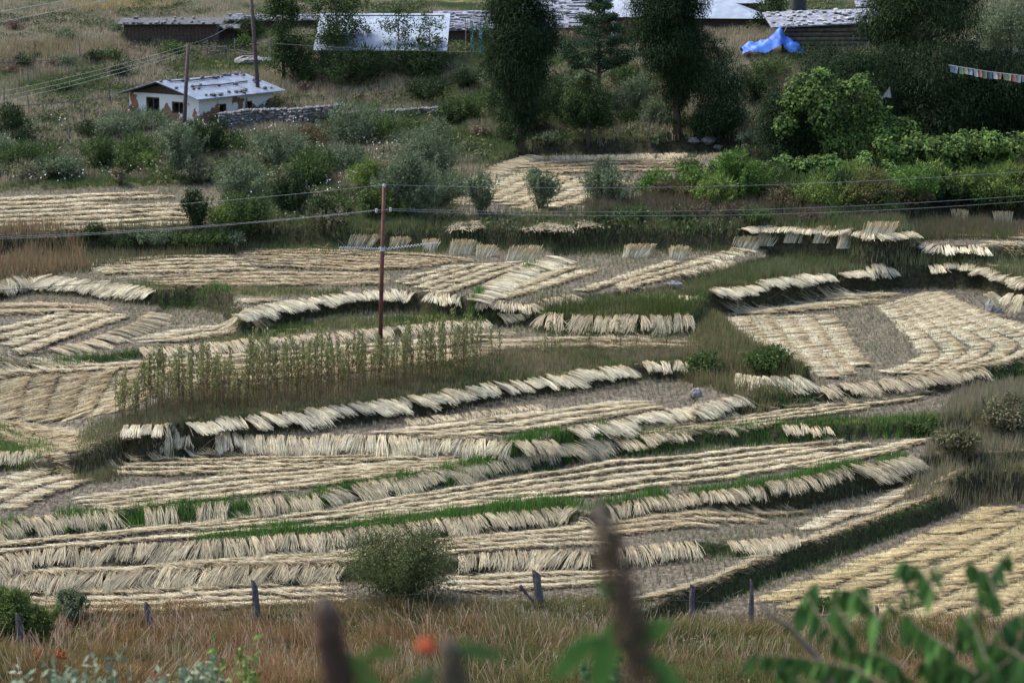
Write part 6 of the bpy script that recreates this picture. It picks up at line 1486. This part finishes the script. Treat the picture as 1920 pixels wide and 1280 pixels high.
flagpole(873, 36, 104, 0, None, 'pinkish pole left of the green banner', PINK, False)
flagpole(706, 8, 34, 0, None, 'dark stump post above the pale blue roof', DARKWOOD, False)
p = wp(1652, 186, 143); root = empty('small_flag', tuple(p)); tag(root, 'small white flag sticking out of the vine covered tree', 'flag')
mb = MB(); mb.tube([(-0.2, 0, -1.6), (0, 0, 0), (0.5, 0, 0.7)], 0.02, 5); mb.build('stick', WOOD, root)
link('cloth', mkmesh('cloth', np.array([(0, 0, 0), (0.5, 0, 0.65), (0.62, 0.1, 0.05), (0.3, 0.08, 0.12)]), np.array([[0, 1, 2, 3]])), FM['white_flag'], root)

# ------------------------------------------------------------------ poles and wires
def pole(base, topz, lean, r, mat, label, name='power_pole', arms=()):
    r_ = empty(name, tuple(base)); tag(r_, label, 'power pole')
    Hh = topz - base[2]
    mb = MB(); mb.tube([(0, 0, -0.6), (lean * 0.5, 0, Hh * 0.5), (lean, 0, Hh)], [r, r * 0.9, r * 0.75], 10); mb.build('pole', mat, r_, True)
    for (dz, L, yv) in arms:
        z = Hh - dz
        a = MB(); x = lean * z / Hh; a.tube([(x - L, yv * -L, z), (x + L, yv * L, z)], 0.028, 5); arm = a.build('crossarm', mat, r_)
        for sg in (-1, 1):
            i = MB(); q = (x + sg * L, sg * yv * L, z); i.tube([(q[0], q[1], z), (q[0], q[1], z + .05), (q[0], q[1], z + .10), (q[0], q[1], z + .16)], [0.035, 0.06, 0.04, 0.055], 8); i.build('insulator', PORC, arm)
    return r_
bp = hit(711, 700); s = F / bp.y
ptop = wp(720, 352, bp.y)
mp = pole(bp, ptop[2], ptop[0] - bp.x, 0.10, RUST, 'tall rust red steel pole standing in the strip of weeds', arms=[(1.0, 0.28, 0.5)])
i = MB(); tl = (ptop[0] - bp.x, 0, ptop[2] - bp.z); i.tube([tl, (tl[0], 0, tl[2] + .08), (tl[0], 0, tl[2] + .15)], [0.04, 0.07, 0.04], 8); i.build('insulator', PORC, mp)
cl = MB(); zc = tl[2] - 2.5; xc = tl[0] * zc / tl[2]; cl.tube([(xc, 0, zc - .08), (xc, 0, zc + .08)], 0.12, 10); cl.build('clamp', PORC, mp)
WR = 0.0075
def wire(a, b, sag, label, rad=WR, mat=WIRE, n=40, group='overhead wires'):
    a, b = np.array(a, float), np.array(b, float); t = np.linspace(0, 1, n)[:, None]
    P = a + (b - a) * t; P[:, 2] -= (4 * sag * t * (1 - t))[:, 0]
    return cord('overhead_wire', P, rad, mat, label, 'wire', group=group)
PT = np.array([bp.x + tl[0], bp.y, bp.z + tl[2] + .12])
farR = wp(2700, 232, 108)
wire(PT, farR, 1.05, 'top overhead wire running right from the red pole')
wire(PT + [0.28, 0.14, -1.0], farR + [0.3, 0.2, -1.1], 1.05, 'middle overhead wire running right from the red pole')
wire(PT + [-0.28, -0.14, -1.0], farR + [-0.3, -0.3, -1.25], 1.2, 'lowest overhead wire running right from the red pole')
farL = wp(-600, 400, 112)
wire(PT, farL, 0.6, 'top overhead wire running left from the red pole', 0.0055)
wire(PT + [-0.28, -0.14, -1.0], farL + [0, 0, -1.0], 0.6, 'middle overhead wire running left from the red pole', 0.0055)
wire(PT + [0.28, 0.14, -1.0], farL + [0.3, 0.2, -1.2], 0.6, 'lowest overhead wire running left from the red pole', 0.0055)
cz = np.array([bp.x + xc, bp.y, bp.z + zc])
wire(cz, wp(-500, 560, 96), 0.5, 'dark service cable sagging left from the red pole', 0.016, DARKWIRE)
def spiral(a, b, label):
    a, b = np.array(a, float), np.array(b, float); n = 150; t = np.linspace(0, 1, n)
    P = a + (b - a) * t[:, None]; w_ = t * 2 * math.pi * 17
    P[:, 2] += 0.04 * np.sin(w_); P[:, 1] += 0.04 * np.cos(w_)
    return cord('twisted_grip', P, 0.015, nmat('galvanised strand', (0.36, 0.36, 0.42), (0.5, 0.5, 0.56), 4, 0.4, 0), label, 'cable grip')
spiral(cz + [-0.12, 0, 0], wp(636, 464, bp.y), 'twisted pale cable grip on the left of the red pole')
spiral(cz + [0.12, 0, 0], wp(824, 455, bp.y), 'twisted pale cable grip on the right of the red pole')
b1 = hit(342, 292); t1 = wp(353, 84, b1.y)
pole(b1, t1[2], t1[0] - b1.x, 0.14, DARKPOLE, 'dark wire pole in front of the left half of the white house')
b2_ = hit(487, 205); t2_ = wp(468, -40, b2_.y)
pole(b2_, t2_[2], t2_[0] - b2_.x, 0.15, DARKPOLE, 'dark wire pole rising out of the picture behind the white house')
for k, (yo, dy_) in enumerate([(0, 0), (8, 12), (14, 22)]):
    wire(t1 + [0, 0, -0.02 - 0.22 * k], wp(-500, 225 + dy_ * 1.2, 150), 1.0, f'{["upper", "middle", "lower"][k]} overhead wire running left from the pole before the white house', 0.009, WIRE)
wire(t1, t2_ + [0.0, 0, -2.2], 0.3, 'short overhead wire between the two dark poles', 0.02, DARKWIRE)
wire(t2_ + [0, 0, -4.3], wp(1100, 96, b2_.y - 4), 0.3, 'thin dark wire crossing in front of the pale blue roof', 0.016, DARKWIRE)
for k in (0, 1):
    wire(t2_ + [0, 0, 1.2 - 0.3 * k], wp(-300, 62 + 26 * k, b2_.y + 5), 0.5, ['upper wire crossing the top left corner', 'lower wire crossing the top left corner'][k], 0.017, WIRE)
t3 = wp(203, 155, hit(210, 205).y); pole(hit(211, 206), t3[2], -0.3, 0.05, DARKPOLE, 'thin leaning pole left of the white house')

# ------------------------------------------------------------------ dry stone wall, stones, fences
def stonewall(line, h, thick, label, name='dry_stone_wall'):
    P = resample(line, 60); W = np.array([hit(a, b)[:] for a, b in P])
    o = W[0]; mb = MB(); seg = np.linalg.norm(np.diff(W[:, :2], axis=0), axis=1); cum = np.concatenate([[0], np.cumsum(seg)]); L = cum[-1]
    n = int(L / 0.21)
    for k in range(n):
        t = L * (k + .5) / n; x, y, z = [np.interp(t, cum, W[:, j]) for j in range(3)]
        for r_ in range(int(h / 0.17)):
            for yy_ in (0,):
                mb.rock((x - o[0] + rs.uniform(-.06, .06), y - o[1] + rs.uniform(-thick, thick) * .3, z - o[2] + 0.05 + r_ * 0.17 + rs.uniform(-.02, .02)), rs.uniform(0.10, 0.19), (1.15, 1.3, 0.75))
    root = mb.build(name, STONE); root.location = tuple(o); tag(root, label, 'stone wall'); return root
stonewall([(412, 250), (470, 242), (560, 240), (640, 232)], 1.45, 0.5, 'dry stone wall right of the white house')
stonewall([(642, 230), (700, 224), (760, 222), (822, 218)], 0.8, 0.4, 'low overgrown continuation of the dry stone wall')
for px, py, r_, l, sq in [(1305, 745, 0.26, 'grey rock at the foot of the weedy bank', (1, .8, 1.1)), (1265, 540, 0.32, 'bluish grey boulder on the grassy bank', (1.3, .8, .7)), (1862, 585, 0.55, 'blue grey stone between two upright sheaves', (0.8, .6, 1.3)), (1300, 278, 0.35, 'round grey rock on the bank behind the small field', (1.2, 1, .7)), (1328, 276, 0.42, 'dark boulder beside a round grey rock', (1.2, 1, .8)), (1345, 284, 0.25, 'small pale stone below the dark boulder', (1.3, 1, .7)), (210, 185, 0.3, 'pale stone at the left of the white house', (1, 1, .8)), (470, 118, 0.9, 'long pale boulder beside the dark pole', (1.6, .8, .5)), (30, 250, 0.3, 'pale stone at the far left slope', (1.3, 1, .6)), (500, 118, 0.45, 'small pale boulder right of the long one', (1.3, .8, .6)), (1735, 470, 0.35, 'grey stone in the grass near the right edge', (1.5, 1, .5))]:
    p = hit(px, py); mb = MB(); mb.rock((0, 0, 0.12), r_, sq); o = mb.build('rock', STONE); o.location = p; tag(o, l, 'rock')
# penned poles by the shed
p = hit(395, 112); root = empty('cattle_pen', p); tag(root, 'jumble of grey rails forming a small pen below the plank shed', 'fence')
for k in range(9):
    mb = MB(); x = -1.0 + k * 0.7; mb.tube([(x, rs.uniform(-.4, .4), -0.3), (x + rs.uniform(-.1, .1), rs.uniform(-.2, .2), rs.uniform(0.8, 1.5))], 0.05, 5); mb.build('post', WOOD, root)
for k in range(11):
    mb = MB(); z = rs.uniform(0.25, 1.2); x = rs.uniform(-1.2, 3.4); mb.tube([(x, rs.uniform(-.3, .3), z), (x + rs.uniform(0.9, 2.2), rs.uniform(-.3, .3), z + rs.uniform(-0.35, 0.3))], 0.045, 5); mb.build('rail', WOOD, root)
# thin posts on the hillside
PD = [(40, 130), (62, 128), (150, 118), (190, 60), (175, 50), (20, 225), (100, 232), (160, 235), (182, 230), (215, 240), (250, 250), (290, 262), (310, 232), (385, 235), (405, 225), (133, 275), (135, 325), (55, 210), (35, 175), (240, 190), (465, 218), (1163, 262), (1217, 268), (560, 330), (575, 390), (640, 415), (640, 428), (8, 205), (55, 160), (80, 190), (1258, 60), (610, 240), (430, 130), (345, 60)]
mbp = MB(); mbp.tube([(0, 0, -0.3), (0.03, 0, 0.6), (0.01, 0.02, 1.25)], [0.055, 0.05, 0.04], 6); mbp.add([(0, 0, 1.25)], [])
pm = mbp.build('fence_post', WOOD); first = True
for px, py in PD:
    q = hit(px, py); o = pm if first else pm.copy()
    if not first: COL.objects.link(o)
    first = False; o.location = q; o.rotation_euler = (rs.uniform(-.08, .08), rs.uniform(-.1, .1), rs.uniform(0, 6)); o.scale = (1, 1, rs.uniform(0.7, 1.25))
    tag(o, 'one of the thin grey posts scattered over the weedy hillside', 'post', 'thin posts on the hillside')
# hillside post-and-wire line at upper left
def rail(a, b, label, mat=WOOD, r=0.03, h=0.8):
    A_, B_ = hit(*a), hit(*b); cord('fence_rail', [(A_.x, A_.y, A_.z + h), ((A_.x + B_.x) / 2, (A_.y + B_.y) / 2, (A_.z + B_.z) / 2 + h - .05), (B_.x, B_.y, B_.z + h)], r, mat, label, 'rail')
rail((-10, 140), (150, 130), 'thin rail across the weeds at the upper left'); rail((-10, 225), (210, 205), 'thin rail leading to the leaning pole')
# foreground fence posts: weathered split posts with slanted tops
def splitpost(px, top, bot, wpx, label, lean=0.0, notch=True, mat=DARKWOOD):
    p = hit(px, bot); s = F / p.y; Hh = (bot - top) / s; W = 1.35 * wpx / s / 2
    V = []; n = 7; q = np.random.RandomState(px)
    lv = [-0.4, 0.15 * Hh, 0.4 * Hh, 0.62 * Hh, 0.85 * Hh, Hh]
    for i, z in enumerate(lv):
        for k in range(n):
            a = 2 * math.pi * k / n; r = W * (1.05 - 0.25 * max(z, 0) / Hh) * q.uniform(0.82, 1.15)
            zz = z - (0.18 * Hh * max(0, math.cos(a - 0.4)) if i == len(lv) - 1 and notch else 0)
            V.append((math.cos(a) * r + lean * max(z, 0), math.sin(a) * r, zz))
    Fs = [(i * n + k, i * n + (k + 1) % n, (i + 1) * n + (k + 1) % n, (i + 1) * n + k) for i in range(len(lv) - 1) for k in range(n)] + [tuple(len(lv) * n - n + k for k in range(n))]
    mb = MB(); mb.add(V, Fs); o = mb.build('split_fence_post', mat); o.location = p; tag(o, label, 'fence post', 'split posts of the foreground fence'); return p, Hh
GP = nmat('grey weathered post', (0.045, 0.042, 0.045), (0.13, 0.12, 0.12), 10, 0.85, 0.5)
posts = [(38, 1143, 1235, 11, 'split grey post at the far left of the foreground', 0.0), (281, 1123, 1190, 12, 'split post with a leaning twig beside it', -0.05), (484, 1080, 1185, 11, 'tallest dark split post left of the round bush', -0.06), (1012, 1063, 1140, 14, 'charred thick post with a broken slanting stick', -0.1), (1297, 1088, 1175, 9, 'pointed split post right of the tall flower spike', 0.0), (1408, 1080, 1175, 8, 'straight grey post at the start of the yellow straw field', 0.0), (1514, 1125, 1185, 7, 'short thin post behind the leafy branches', 0.0), (1641, 1128, 1210, 8, 'thin grey post half hidden by the leafy branches', 0.02)]
tops = []
for a in posts:
    p, Hh = splitpost(*a[:5], a[5], mat=GP); tops.append((p.x + a[5] * Hh, p.y, p.z + Hh * 0.62))
p = hit(1000, 1135); mb = MB(); mb.tube([(0.1, 0, 0.05), (-0.2, 0, 0.35), (-0.42, 0, 0.66)], [0.06, 0.05, 0.06], 6); o = mb.build('broken_stick', GP); o.location = p; tag(o, 'short stick slanting away from the charred post', 'stick')
p = hit(330, 1180); mb = MB(); mb.tube([(0.2, 0, -0.1), (0, 0, 0.45), (-0.3, 0.1, 0.85)], [0.02, 0.015, 0.008], 5); o = mb.build('bare_twig', DARKWOOD); o.location = p; tag(o, 'thin bare twig leaning in the grass beside a split post', 'twig')
for k in range(len(tops) - 1):
    a, b = np.array(tops[k]), np.array(tops[k + 1]); t = np.linspace(0, 1, 12)[:, None]; P = a + (b - a) * t; P[:, 2] -= (4 * 0.12 * t * (1 - t))[:, 0]
    cord('fence_wire', P, 0.006, DARKWIRE, f'thin dark fence wire in the {ORD[k]} gap of the foreground fence from the left', 'wire', group='fence wires')
